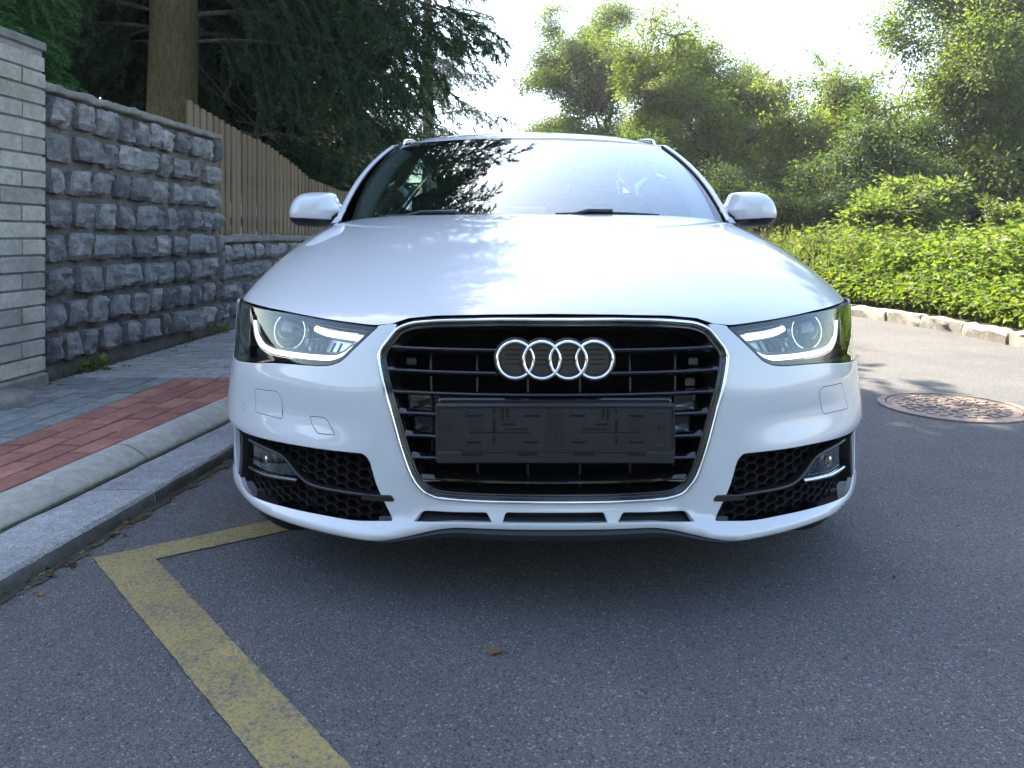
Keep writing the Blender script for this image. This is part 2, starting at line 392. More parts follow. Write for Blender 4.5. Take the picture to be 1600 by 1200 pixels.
# painted bay marking
mk = MB(); rg = np.random.default_rng(12)
def ragged(a, b, step=.011, amp=.0009):
    a = np.array(a); b = np.array(b); k = max(2, int(np.linalg.norm(b - a) / step)); t = (b - a) / np.linalg.norm(b - a); nn = np.array((-t[1], t[0]))
    return [a + (b - a) * i / k + nn * (rg.normal(0, amp) if 0 < i < k else 0) for i in range(k + 1)]
for (a0, a1), (c0, c1) in ((((-1.100, 2.0015), (.044, .72)), ((-.932, 1.996), (.150, .745))), (((-.926, 1.987), (.5, 2.93)), ((-1.094, 1.993), (.4, 3.02)))):
    P_ = ragged(a0, a1); Q_ = ragged(c0, c1); k = min(len(P_), len(Q_)); ip_ = np.linspace(0, len(P_) - 1, k).astype(int); iq_ = np.linspace(0, len(Q_) - 1, k).astype(int)
    zz = .0026 if a0[0] < -1 else .0031
    V = []
    for i, j in zip(ip_, iq_): V += [(*P_[i], zz), (*Q_[j], zz)]
    up_ = (np.array(P_[1]) - P_[0])[0] * (np.array(Q_[0]) - P_[0])[1] - (np.array(P_[1]) - P_[0])[1] * (np.array(Q_[0]) - P_[0])[0]
    mk.add(V, [(2 * i, 2 * i + 2, 2 * i + 3, 2 * i + 1)[::1 if up_ > 0 else -1] for i in range(k - 1)])
prop(mk.build('road_marking', M['yellow']), kind='structure')

# kerbs --------------------------------------------------------------
def kerb_piece(name, L, R, y0, y1, prof, mat, parent, nseg, jit=0, seed=0, face=None):
    rg = np.random.default_rng(seed); ys = np.linspace(y0, y1, nseg + 1); k = len(prof); V = []
    for i, y in enumerate(ys):
        xr, xl = float(R(y)), float(L(y))
        for (t, z) in prof:
            j = jit if 0 < i < nseg else jit * .4
            V.append((xr + (xl - xr) * t + rg.normal(0, j), y, z + (rg.normal(0, j * .5) if z > .01 else 0)))
    F = [tuple(f[::-1]) for f in grid_faces(nseg + 1, k)]
    F += [tuple(range(k)), tuple(range(nseg * k + k - 1, nseg * k - 1, -1))]
    mi = [1 if face and len(f) == 4 and i % (k - 1) < 2 else 0 for i, f in enumerate(F)]
    me = mesh(name, V, F, [mat, face] if face else mat, midx=mi)
    for p in me.polygons: p.use_smooth = len(p.vertices) == 4
    me.set_sharp_from_angle(angle=math.radians(38))
    return link(name, me, parent)
gk = group_node('granite_kerb')
cuts = [-4.4, -2.9, -1.5, .05, 1.2, 2.40, 3.6, 4.8, 6.0, 7.2, 8.4, 9.6]
prof = [(0, -.12), (.0, .018), (.025, .036), (.07, .045), (.3, .047), (.6, .046), (.9, .045), (.975, .043), (1, .03), (1, -.12)]
for i, (a, b) in enumerate(zip(cuts[:-1], cuts[1:])):
    kerb_piece('kerb_stone', EDGE1, EDGE0, a + .003, b - .003, prof, M['granite'], gk, 26, .0016, i, M['kerb_face'])
ck = group_node('concrete_kerb')
cuts = [-4.3, -3.2, -2.2, -1.2, -.2, .75, 1.70, 2.72, 3.7, 4.7, 5.7, 6.7, 7.7, 8.7, 9.7]
prof = [(.04, -.1), (.03, .050), (.07, .060), (.30, .080), (.48, .0935), (.60, .0995), (.85, .102), (.96, .101), (.985, .095), (.985, -.1)]
for i, (a, b) in enumerate(zip(cuts[:-1], cuts[1:])):
    kerb_piece('kerb_block', EDGE2, EDGE1, a + .004, b - .004, prof, M['concrete'], ck, 12, .0006, i + 50)
# dirt gathered along the gutter
V = []; F = []; ys = np.linspace(-3, 9, 320); rg = np.random.default_rng(31)
for i, y in enumerate(ys):
    x0 = float(EDGE0(y)); V += [(x0 - .01, y, .0035), (x0 + .020 + .03 * rg.uniform() ** 2, y, .0032)]
    if i: F.append((2 * i - 2, 2 * i - 1, 2 * i + 1, 2 * i))
prop(link('gutter_dirt', mesh('gutter_dirt', V, F, M['joint'])), kind='stuff')
# dirt in the seam between the two kerbs
sd = MB(); ys = np.linspace(-4, 9, 120)
V = []; F = []
for i, y in enumerate(ys):
    x1 = float(EDGE1(y)); V += [(x1 - .012, y, .049), (x1 + .006 + .012 * random.random(), y, .0478 + .001)]
    if i: F.append((2 * i - 2, 2 * i - 1, 2 * i + 1, 2 * i))
prop(link('kerb_seam_dirt', mesh('kerb_seam_dirt', V, F, M['joint'])), kind='stuff')

# pavement bed and pavers -------------------------------------------
pav = group_node('pavement')
ys = np.linspace(-4, 13, 120); V = []
for y in ys: V += [(float(EDGE2(y)) + .004, y, -.1), (float(EDGE2(y)) + .004, y, PZ - .016), (float(WALLX(y)) - .25, y, PZ - .016)]
link('paving_bed', mesh('paving_bed', V, [tuple(f) for f in grid_faces(len(ys), 3)], M['joint']), pav)
def slab_mesh(name, mat):
    b = .05
    v = []
    for z, ix, iy in ((-.5, 0, 0), (-.10, 0, 0), (-.02, .012, .025), (0, .04, .075)):
        v += [(sx * (.5 - ix), sy * (.5 - iy), z) for sx, sy in ((-1, -1), (1, -1), (1, 1), (-1, 1))]
    f = [(12, 13, 14, 15)] + [(k * 4 + i, k * 4 + (i + 1) % 4, k * 4 + 4 + (i + 1) % 4, k * 4 + 4 + i) for k in range(3) for i in range(4)]
    me = mesh(name, v, f, mat)
    return me
PM = {k: slab_mesh('paver', M[k]) for k in ('paver_red', 'paver_blue', 'paver_grey')}
def paver(mk_, x, y, ang, l, w):
    o = link('paver', PM[mk_], pav, (x, y, PZ + random.gauss(0, .0012)))
    o.rotation_euler = (random.gauss(0, .006), random.gauss(0, .004), ang + random.gauss(0, .004)); o.scale = (l - .010, w - .010, .06)
def band(mk_, R, L, rows, y0, y1, l=.2):
    """rows of pavers laid lengthwise between two edges"""
    for r in range(rows):
        t = (r + .5) / rows; y = y0 - (l * .5 if r % 2 else 0)
        while y < y1:
            a, b = max(y, y0), min(y + l, y1)
            if b - a > .03:
                ym = (a + b) / 2; xr, xl = float(R(ym)), float(L(ym)); x = xr + (xl - xr) * t
                dx = (float(R(b)) + (float(L(b)) - float(R(b))) * t) - (float(R(a)) + (float(L(a)) - float(R(a))) * t)
                if x / max(ym, .3) > -2.6: paver(mk_, x, ym, math.atan2(b - a, dx), b - a, abs(xl - xr) / rows)
            y += l
band('paver_red', EDGE2, EDGE3, 4, .42, PAVE_END)
band('paver_blue', EDGE3, lambda y: WALLX(y) + .02, 6, .82, PAVE_END, .2)
y = PAVE_END + .05; r = 0                                            # crosswise field beyond
while y < 6.9:
    xl, xr = float(WALLX(y)) + .03, float(EDGE2(y)) - .004; x = xl - (.1 if r % 2 else 0)
    while x < xr:
        a, b = max(x, xl), min(x + .2, xr)
        if b - a > .03: paver('paver_grey', (a + b) / 2, y, 0, b - a, .1)
        x += .2
    y += .1; r += 1
mb = MB()
while y < 12.5:
    xl, xr = float(WALLX(y)) + .03, float(EDGE2(y)) - .004; x = xl - (.1 if r % 2 else 0)
    while x < xr:
        a, b = max(x, xl), min(x + .2, xr)
        if b - a > .03: mb.box(((a + b) / 2, y, PZ - .03), (b - a - .007, .093, .06))
        x += .2
    y += .1; r += 1
prop(mb.build('far_pavers', M['paver_grey'], pav), kind='stuff')

# brick pillar --------------------------------------------------------
def along(s, out=0.0, z=0.0, y0=3.9):
    """point on the wall line: s metres from y0 along it, 'out' towards the road"""
    c, sn = math.cos(WANG), math.sin(WANG); y = y0 + s * c
    return Vector((float(WALLX(y0)) + s * sn + out * c, y - out * sn, z))
RW = Matrix.Rotation(-WANG, 3, 'Z')
def wbox_mb(mb, s0, s1, o0, o1, z0, z1, bev=0):
    mb.box(along((s0 + s1) / 2, (o0 + o1) / 2, (z0 + z1) / 2), (o1 - o0, s1 - s0, z1 - z0), RW, bev); return mb
pil = thing('brick_pillar', 'pale grey brick gate pillar with concrete cap at the near end of the stone wall', 'pillar', along(-.38, -.15, PZ))
def pchild(o):                                                      # keep world placement under a moved parent
    o.location = o.location - pil.location; return o
PS0, PS1, PO = -.75, -.07, .055
pchild(wbox_mb(MB(), PS0 + .012, PS1 - .012, -.40, PO - .012, PZ - .1, 1.80).build('mortar_core', M['brick_mortar'], pil, loc=(0, 0, 0)))
pchild(wbox_mb(MB(), PS0 - .006, PS1 + .002, -.41, PO + .003, 1.782, 1.826, .006).build('pillar_cap', M['coping'], pil, loc=(0, 0, 0)))
pchild(wbox_mb(MB(), PS0 - .01, PS1 + .002, -.41, PO + .014, PZ - .1, .165, .012).build('plinth', M['coping'], pil, loc=(0, 0, 0)))
def unit_brick(name, mat, jit, seed):
    rg = random.Random(seed); mb = MB(); mb.box((0, 0, 0), (1, 1, 1), None, .05)
    v = [(x + rg.uniform(-jit, jit) * .3, y + rg.uniform(-jit, jit) * .3, z + rg.uniform(-jit, jit) * .5) for x, y, z in mb.v]
    return mesh(name, v, mb.f, mat)
BM = [unit_brick('brick', M['brick'], .03, k) for k in range(6)]
rowh = .0835; z = .168; r = 0
while z + rowh < 1.79:
    s = PS1; first = True
    while s > PS0 + .01:
        ln = .17 if (first and r % 2) else .32
        a = max(s - ln, PS0)
        if s - a > .04:
            o = link('brick', random.choice(BM), pil, along((s + a) / 2, PO - .05 + random.uniform(-.002, .002), z + rowh / 2) - pil.location)
            o.rotation_euler = (0, 0, -WANG); o.scale = (.10, s - a - .010, rowh - .010)
        s = a; first = False
    # the return face towards the camera
    a = -.40
    o = link('brick', random.choice(BM), pil, along(PS0 + .05, (a + PO - .11) / 2, z + rowh / 2) - pil.location)
    o.rotation_euler = (0, 0, -WANG); o.scale = (PO - .11 - a, .103, rowh - .010)
    z += rowh; r += 1

# stone wall ----------------------------------------------------------
wl = thing('stone_wall', 'tall dark granite block wall with thin concrete coping behind the pavement', 'wall', along(1.0, -.15, PZ))
lw = thing('low_stone_wall', 'low granite block wall carrying the brown fence', 'wall', along(4, -.15, PZ))
WEND = 2.10
def under(o, parent): o.location = -parent.location; return o
under(wbox_mb(MB(), -.08, WEND - .01, -.38, -.05, -.1, 1.60).build('mortar_bed', M['mortar'], wl), wl)
def rough_slab(name, s0, s1, o0, o1, z0, z1, mat, parent, nseg=40, jit=.004):
    V = []; pr = [(o0, z0), (o1, z0), (o1 + .004, z0 + .012), (o1, z1 - .008), (o1 - .012, z1), (o0, z1)]
    for i in range(nseg + 1):
        s = s0 + (s1 - s0) * i / nseg
        for o_, z_ in pr: V.append(along(s + random.gauss(0, jit * .3), o_ + random.gauss(0, jit), z_ + random.gauss(0, jit)) - parent.location)
    k = len(pr); F = []
    for i in range(nseg):
        for j in range(k): F.append((i * k + j, (i + 1) * k + j, (i + 1) * k + (j + 1) % k, i * k + (j + 1) % k))
    F += [tuple(range(k)), tuple(range(nseg * k + k - 1, nseg * k - 1, -1))]
    return link(name, mesh(name, V, F, mat, True), parent)
rough_slab('coping', -.06, WEND, -.40, -.006, 1.606, 1.652, M['coping'], wl)
def stone_mesh(seed):
    rg = np.random.default_rng(seed); n = 6; V = []; 
    tilt = rg.normal(0, .26, 2); blobs = rg.uniform(-.35, .35, (4, 2)); amp = rg.normal(0, .28, 4)
    for i in range(n):
        for j in range(n):
            a, b = i / (n - 1) - .5, j / (n - 1) - .5
            e = max(abs(a), abs(b)) * 2; edge = i in (0, n - 1) or j in (0, n - 1)
            corner = (abs(a) * 2) ** 4 * (abs(b) * 2) ** 4
            bul = .34 * (1 - e ** 7) + a * tilt[0] + b * tilt[1] + sum(am * math.exp(-((a - p[0]) ** 2 + (b - p[1]) ** 2) * 16) for am, p in zip(amp, blobs)) * (1 - e ** 4) + rg.normal(0, .17) * (not edge)
            k = 1 - .06 * corner
            V.append((bul - (.12 if edge else 0), a * k + rg.normal(0, .018), b * k + rg.normal(0, .018)))
    F = [tuple(int(q) for q in f) for f in grid_faces(n, n)]
    ring = [i * n for i in range(n)] + [(n - 1) * n + j for j in range(1, n)] + [i * n + n - 1 for i in range(n - 2, -1, -1)] + [j for j in range(n - 2, 0, -1)]
    o = len(V); V += [(-1., V[i][1] * 1.0, V[i][2] * 1.0) for i in ring]; m = len(ring)
    F += [(ring[i], o + i, o + (i + 1) % m, ring[(i + 1) % m]) for i in range(m)]
    me = mesh('stone', V, F, M['stone'])
    bm = bmesh.new(); bm.from_mesh(me); bmesh.ops.recalc_face_normals(bm, faces=bm.faces); bm.to_mesh(me); bm.free()
    for p in me.polygons: p.use_smooth = True
    me.set_sharp_from_angle(angle=math.radians(20))
    return me
SM = [stone_mesh(k) for k in range(14)]
def lay(parent, s0, s1, z0, rows, rh, wr=(.145, .255)):
    for r in range(rows):
        s = s0 + random.uniform(0, .03)
        while s < s1 - .06:
            w = min(random.uniform(*wr), s1 - s - .0)
            if s1 - (s + w) < .09: w = s1 - s
            h = rh - .034 + random.uniform(-.014, .006); g = random.uniform(.032, .058)
            o = link('stone', random.choice(SM), parent, along(s + w / 2, -.006 + random.gauss(0, .008), z0 + (r + .5) * rh + random.gauss(0, .004)) - parent.location)
            o.rotation_euler = (random.choice((0, math.pi)) + random.gauss(0, .025), 0, -WANG + random.gauss(0, .02)); o.scale = (.055, max(w - g, .05), h)
            s += w
lay(wl, .02, WEND, .155, 8, .1805)
under(wbox_mb(MB(), WEND - .01, 9.5, -.38, -.05, -.1, .80).build('mortar_bed', M['mortar'], lw), lw)
rough_slab('coping', WEND + .002, 9.5, -.40, -.005, .80, .855, M['coping'], lw, 90)
lay(lw, WEND + .01, 9.4, .155, 4, .162)
# earth ledge and weeds at the foot of the wall come with the plants

# garden behind the wall
xs = np.array([-2.75, -4, -7, -14, -40]); ys = np.concatenate([np.linspace(-6, 14, 21), [20, 40, 80]])
V = [(float(WALLX(min(y, 14))) - .33 if i == 0 else x, y, (.7 if i == 0 else .78) + (.05 * math.sin(3 * x + y) if i else 0)) for i, x in enumerate(xs) for y in ys]
prop(link('garden_ground', mesh('garden_ground', V, [tuple(f[::-1]) for f in grid_faces(len(xs), len(ys))], M['soil'], True)), kind='structure')

# fence -----------------------------------------------------------------
fe = thing('plank_fence', 'brown vertical plank fence with curved top on the low stone wall', 'fence', along(3.5, -.20, .86))
ftop = line([(1.9, 1.90), (2.1, 1.885), (2.9, 1.79), (3.6, 1.745), (4.2, 1.65), (4.8, 1.52), (6, 1.45), (9.3, 1.5)])
PLK = unit_brick('plank', M['fence'], .0, 3)
s = 1.95
while s < 9.3:
    h = float(ftop(s)) - .865 + random.gauss(0, .004)
    o = link('plank', PLK, fe, along(s, -.205 + random.gauss(0, .002), .865 + h / 2) - fe.location)
    o.rotation_euler = (0, random.gauss(0, .003), -WANG); o.scale = (.014, .080, h); s += .115
for z in (.98, 1.38):
    under(wbox_mb(MB(), 1.95, 9.3, -.26, -.222, z - .035, z + .035).build('rail', M['fence_dark'], fe), fe)
for s in (2.3, 4.3, 6.3, 8.3):
    under(wbox_mb(MB(), s - .04, s + .04, -.34, -.262, .80, float(ftop(s)) - .1).build('post', M['fence_dark'], fe), fe)

# rough kerb on the far side of the road ---------------------------------
RK = [(4.02, 1.5), (3.98, 3.0), (3.94, 4.6), (3.90, 5.7), (3.90, 6.4), (3.86, 7.0), (3.68, 8.0), (3.25, 9.4), (2.6, 10.8), (1.6, 12.2), (.3, 13.4), (-1.4, 14.2), (-3.4, 14.7)]
RK = np.array(RK); rs = np.concatenate([[0], np.cumsum(np.hypot(*np.diff(RK, axis=0).T))])
def rk(s): return np.array([np.interp(s, rs, RK[:, 0]), np.interp(s, rs, RK[:, 1])])
rkk = group_node('rough_kerb')
s = 0.0; i = 0
while s < rs[-1] - .3:
    ln = random.uniform(.36, .62); a, b = s + .008, s + ln - .008; rg = np.random.default_rng(900 + i); V = []; nseg = 7
    pr = [(0, -.1), (.0, .03), (.006, .075), (.02, .100), (.06, .11), (.125, .108), (.14, .09), (.14, -.1)]
    for k in range(nseg + 1):
        q = a + (b - a) * k / nseg; p = rk(q); t = rk(q + .03) - rk(q - .03); t /= np.linalg.norm(t); nn = np.array([t[1], -t[0]])
        for d, z in pr:
            e = .012 if z > .01 else .004
            V.append((p[0] + nn[0] * (d + rg.normal(0, e)), p[1] + nn[1] * (d + rg.normal(0, e)), z + (rg.normal(0, .006) if z > .01 else 0)))
    k = len(pr); F = [tuple(f) for f in grid_faces(nseg + 1, k)] + [tuple(range(k - 1, -1, -1)), tuple(range(nseg * k, nseg * k + k))]
    me = mesh('kerb_stone', V, F, M['kerb_stone'], True); me.set_sharp_from_angle(angle=math.radians(35)); link('kerb_stone', me, rkk)
    s += ln; i += 1
# verge behind it
V = []; S_ = np.linspace(0, rs[-1], 60); D_ = [.13, .5, 1.2, 2.5, 5, 10, 25, 90]
for q in S_:
    p = rk(q); t = rk(q + .05) - rk(q - .05); t /= np.linalg.norm(t); nn = np.array([t[1], -t[0]])
    for d in D_: V.append((p[0] + nn[0] * d * (1 if d < 3 else .9), p[1] + nn[1] * d + (max(d - 2.5, 0) * .55), .10 + .05 * min(d, 2.5) + .04 * max(d - 2.5, 0)))
prop(link('verge', mesh('verge', V, [tuple(f) for f in grid_faces(len(S_), len(D_))], M['soil'], True)), kind='structure')

# manhole -----------------------------------------------------------------
mh = thing('manhole_cover', 'round cast iron manhole cover in the sunlit road beside the car', 'manhole cover', (2.205, 3.76, .004))
mb = MB(); mb.lathe([(.335, -.02), (.335, .004), (.300, .006), (.300, -.01)], 64); mb.build('frame', M['iron'], mh, auto=30)
mb = MB(); mb.lathe([(.292, -.02), (.292, .003), (.272, .005), (.268, .0), (.0001, .0)], 64); mb.build('lid', M['iron'], mh, auto=30)
mb = MB()
for ring, nn_ in ((.235, 26), (.19, 21), (.145, 16), (.10, 11), (.055, 6)):
    for k in range(nn_):
        a = k * math.tau / nn_ + ring * 9; c = Vector((ring * math.cos(a), ring * math.sin(a), .003))
        mb.box(c, (.030, .036, .007), Matrix.Rotation(a, 3, 'Z'), .003)
prop(mb.build('tread_studs', M['iron'], mh), kind='stuff')
# small concrete marker at the pillar foot
mb = MB(); mb.lathe([(.10, -.05), (.10, .02), (.085, .045), (.05, .058), (.0001, .06)], 20)
o = mb.build('boundary_stone', M['coping'], None, True, (-2.24, 3.36, PZ)); o.scale = (1, 1.6, 1)
prop(o, 'small rounded concrete stone on the pavement at the foot of the brick pillar', 'stone')
# ================================================================== THE CAR
car = thing('car', 'white saloon car with lit headlamps and empty number plate holder, parked facing the viewer', 'car', (.103, 1.66, 0))
def inside(pt, poly):
    x, y = pt[:, 0], pt[:, 1]; r = np.zeros(len(pt), bool); n = len(poly)
    for i in range(n):
        x0, y0 = poly[i]; x1, y1 = poly[(i + 1) % n]
        if y0 == y1: continue
        r ^= ((y0 > y) != (y1 > y)) & (x < (x1 - x0) * (y - y0) / (y1 - y0) + x0)
    return r
def resample(poly, step, closed=True):
    p = np.array(poly, float); out = []
    for i in range(len(p) if closed else len(p) - 1):
        a, b = p[i], p[(i + 1) % len(p)]; k = max(1, int(math.ceil(np.linalg.norm(b - a) / step)))
        for j in range(k): out.append(a + (b - a) * j / k)
    if not closed: out.append(p[-1])
    return np.array(out)
def rounded(pts, r, n=5, closed=True):
    """polygon with each corner rounded by radius r (a number, or one per corner)"""
    p = [np.array(q[:2], float) for q in pts]; out = []; m = len(p)
    for i in range(m):
        rr = r[i] if isinstance(r, (list, tuple)) else r
        if not closed and i in (0, m - 1) or rr <= 0: out.append(p[i]); continue
        a, b, c = p[i - 1], p[i], p[(i + 1) % m]
        la, lc = np.linalg.norm(a - b), np.linalg.norm(c - b)
        k = min(rr, la * .45, lc * .45); s, e = b + (a - b) / la * k, b + (c - b) / lc * k
        for j in range(n + 1):
            t = j / n; out.append((1 - t) ** 2 * s + 2 * t * (1 - t) * b + t * t * e)
    return [tuple(q) for q in out]
def dist_to(pt, poly):
    d = np.full(len(pt), 9.); P = np.asarray(poly); Q = np.roll(P, -1, 0)
    for a, b in zip(P, Q):
        ab = b - a; L = ab @ ab + 1e-12; t = np.clip((pt - a) @ ab / L, 0, 1)
        d = np.minimum(d, np.hypot(*(pt - (a + t[:, None] * ab)).T))
    return d
def skin(name, outer, holes, mat, parent, surf=None, norm=None, step=.014, flange=.014, bevel=.0022, off=0.0, scale=(1, 1)):
    """a trimmed piece of a curved skin: outline and holes in (u, z), true surface normals, rolled edges"""
    surf = surf or fascia; norm = norm or fascia_n
    loops = [resample(outer, step * .8)] + [resample(h, step * .7) for h in holes]
    V = []; E = []
    for L in loops:
        o = len(V); V += list(L); E += [(o + i, o + (i + 1) % len(L)) for i in range(len(L))]
    O = loops[0]; lo, hi = O.min(0), O.max(0)
    gu = np.arange(lo[0] + step * .5, hi[0], step); gz = np.arange(lo[1] + step * .5, hi[1], step)
    G = np.stack(np.meshgrid(gu, gz, indexing='ij'), -1).reshape(-1, 2)
    ok = inside(G, loops[0])
    for h in loops[1:]: ok &= ~inside(G, h)
    G = G[ok]
    if len(G):
        for L in loops: G = G[dist_to(G, L) > step * .38] if len(G) else G
    V = np.array(V + list(G))
    r = delaunay_2d_cdt([Vector(v) for v in V], E, [], 0, 1e-6)
    co = np.array([tuple(v) for v in r[0]]); tri = [f for f in r[2]]
    c = np.array([co[list(f)].mean(0) for f in tri]); ok = inside(c, loops[0])
    for h in loops[1:]: ok &= ~inside(c, h)
    tri = [f for f, k in zip(tri, ok) if k]
    P = surf(co[:, 0], co[:, 1]); N = norm(co[:, 0], co[:, 1]); P = P + N * off
    F = []
    for f in tri:
        a, b, d = (P[i] for i in f)
        F.append(tuple(f) if np.cross(b - a, d - a) @ N[f[0]] > 0 else tuple(f[::-1]))
    verts = list(P); norms = list(N)
    if flange:
        cnt = {}
        for f in F:
            for i in range(3): cnt[(f[i], f[(i + 1) % 3])] = 1
        be = [e for e in cnt if (e[1], e[0]) not in cnt]
        od = {}
        for a, b in be:
            t = P[b] - P[a]; o = np.cross(t, N[a]); o /= np.linalg.norm(o) + 1e-12
            od[a] = od.get(a, 0) + o; od[b] = od.get(b, 0) + o
        rid = {}
        for i, o in od.items():
            o = o / (np.linalg.norm(o) + 1e-9); q, nn = P[i], N[i]; k = len(verts); rid[i] = k
            verts += [q + o * bevel * .7 - nn * bevel * .3, q + o * bevel - nn * bevel, q + o * bevel - nn * flange]
            norms += [(.7 * nn + .7 * o), o, o]
        for a, b in be:
            ia, ib = rid[a], rid[b]
            F += [(b, a, ia, ib), (ib, ia, ia + 1, ib + 1), (ib + 1, ia + 1, ia + 2, ib + 2)]
    norms = np.array(norms); norms /= np.linalg.norm(norms, axis=1)[:, None]
    return link(name, mesh(name, verts, F, mat, True, norms), parent)
def on_skin(uz, off=0.0, surf=None, norm=None):
    a = np.array(uz, float); P = (surf or fascia)(a[:, 0], a[:, 1]); N = (norm or fascia_n)(a[:, 0], a[:, 1])
    return P + N * off, N
def bead(name, uz, w, h, mat, parent, closed=False, off=0.0, step=.008, n=9, surf=None, norm=None, taper=False):
    """a raised moulding of width w and height h that follows a line on the skin"""
    p = resample(uz, step, closed); P, N = on_skin(p, off, surf, norm); m = len(P)
    if closed: T = np.roll(P, -1, 0) - np.roll(P, 1, 0)
    else: T = np.gradient(P, axis=0)
    T /= np.linalg.norm(T, axis=1)[:, None]; B = np.cross(N, T); B /= np.linalg.norm(B, axis=1)[:, None]
    V = []
    W_ = w if not callable(w) else None
    for i in range(m):
        ww = w(i / (m - 1)) if callable(w) else w
        if taper: ww *= min(1, .25 + 6 * min(i, m - 1 - i) / m)
        for k in range(n):
            a = math.pi * k / (n - 1); V.append(P[i] + B[i] * math.cos(a) * ww / 2 + N[i] * (math.sin(a) * h))
        V.append(P[i] - B[i] * ww / 2 - N[i] * .012); V.append(P[i] + B[i] * ww / 2 - N[i] * .012)
    k = n + 2; F = []
    for i in range(m if closed else m - 1):
        for j in range(k): F.append((i * k + j, i * k + (j + 1) % k, ((i + 1) % m) * k + (j + 1) % k, ((i + 1) % m) * k + j))
    if not closed: F += [tuple(range(k - 1, -1, -1)), tuple(range((m - 1) * k, m * k))]
    me = mesh(name, V, F, mat, True); bm = bmesh.new(); bm.from_mesh(me); bmesh.ops.recalc_face_normals(bm, faces=bm.faces); bm.to_mesh(me); bm.free()
    for q in me.polygons: q.use_smooth = True
    me.set_sharp_from_angle(angle=math.radians(50)); return link(name, me, parent)
def mirror(half): return [(-u, z) for u, z in half[::-1]] + [(u, z) for u, z in half]
def flip(pl): return [(-u, z) for u, z in pl[::-1]]
def inset(poly, d):
    """polygon moved inwards by d (outwards when negative)"""
    p = np.array(poly, float); q = np.roll(p, -1, 0); area = .5 * np.sum(p[:, 0] * q[:, 1] - q[:, 0] * p[:, 1]); s = 1 if area > 0 else -1
    out = []
    for i in range(len(p)):
        a, b, c = p[i - 1], p[i], p[(i + 1) % len(p)]
        e1 = (b - a) / (np.linalg.norm(b - a) + 1e-9); e2 = (c - b) / (np.linalg.norm(c - b) + 1e-9)
        n1 = np.array([-e1[1], e1[0]]) * s; n2 = np.array([-e2[1], e2[0]]) * s; m = n1 + n2; m /= max(m @ m / 2, .35)
        out.append(tuple(b + m * d))
    return out

# ---- outlines on the nose, right half (u round the nose, z height)
GR = [(0, .6665), (.14, .6650), (.27, .6610), (.337, .6545), (.374, .641), (.409, .592), (.4135, .574), (.4005, .531), (.380, .473), (.351, .376), (.328, .317), (.3175, .298), (.296, .2735), (.261, .2612), (.157, .2598), (0, .2612)]
grille_poly = rounded(mirror(GR[1:-1])[:], .03, 5)
half_edge = [(0, .6715), (.14, .670), (.27, .6665), (.338, .660), (.378, .6475), (.424, .6430), (.56, .6505), (.72, .660), (.90, .6655), (1.06, .667), (1.16, .667)]
HL = [(.426, .6395), (.56, .6470), (.72, .6565), (.90, .6620), (1.06, .6635), (1.112, .650), (1.128, .60), (1.128, .535), (1.09, .508), (.97, .512), (.90, .518), (.82, .525), (.76, .533), (.68, .5385), (.58, .5425), (.545, .546), (.512, .558), (.462, .606)]
hl_poly = rounded(HL, [.003, .04, .04, .04, .03, .03, .04, .03, .03, .03, .03, .03, .03, .03, .03, .03, .03, .02])
FOG = [(.440, .355), (.548, .3565), (.676, .3525), (.864, .340), (.96, .3395), (1.04, .338), (1.065, .325), (1.05, .26), (1.012, .197), (.966, .199), (.915, .186), (.855, .183), (.72, .192), (.553, .1975), (.454, .1985), (.370, .2075), (.3655, .2095), (.41, .288), (.425, .340)]
fog_poly = rounded(FOG, [.012, .05, .05, .05, .02, .012, .012, .02, .01, .006, .02, .04, .05, .05, .04, .004, .004, .03, .012])
VC = rounded([(-.1185, .218), (.1185, .218), (.111, .2425), (-.111, .2425)], [.004, .004, .008, .008])
VS = rounded([(.1355, .218), (.3195, .2115), (.301, .2365), (.150, .2415)], [.004, .006, .016, .008])
WASH_L = rounded([(-.8257, .4600), (-.8127, .4007), (-.6965, .4015), (-.6924, .4081), (-.7002, .4532), (-.7180, .4690)], [.006, .008, .006, .006, .012, .012])
WASH_R = rounded([(.6987, .4683), (.7177, .4093), (.8600, .4030), (.8278, .4745), (.7168, .4790)], [.012, .008, .012, .008, .01])
TOW = rounded([(-.6006, .4236), (-.5903, .4042), (-.5649, .3858), (-.5130, .3876), (-.5351, .4150), (-.5507, .4265)], .008)
def circ(u, z, ru, rz, n=20): return [(u + ru * math.cos(k * math.tau / n), z + rz * math.sin(k * math.tau / n)) for k in range(n)]
SENS = [circ(-.878, .404, .011, .0105), circ(.915, .409, .011, .0105)]
USIDE = 1.135
# bottom edge, side, seam, under the headlamp, tip, bonnet edge, round the grille
def zb(u): return float(lip_z(np.interp(abs(u), _tu, _tx))) - .004
right = [(u, zb(u)) for u in np.linspace(0, .45, 19)] + [(u, zb(u)) for u in np.linspace(.47, 1.0, 24)] + [(1.05, .185), (USIDE - .01, .215), (USIDE, .30), (USIDE, .40), (USIDE, .495), (1.10, .5035)]
hl_gap = inset(hl_poly, -.0035)
k0 = min(range(len(hl_gap)), key=lambda i: (hl_gap[i][0] - 1.10) ** 2 + (hl_gap[i][1] - .5035) ** 2)
kt = min(range(len(hl_gap)), key=lambda i: hl_gap[i][0])
under_hl = hl_gap[k0:] + hl_gap[:kt + 1] if kt < k0 else hl_gap[k0:kt + 1]
under_hl = [p for p in under_hl if p[0] < 1.098]
gh = inset(grille_poly, -.0005)
gi = [p for p in gh if p[0] > .001]
top_i = [i for i, p in enumerate(gi) if p[0] < .372 and p[1] > .60]
gi_r = sorted([p for p in gi], key=lambda p: 0)
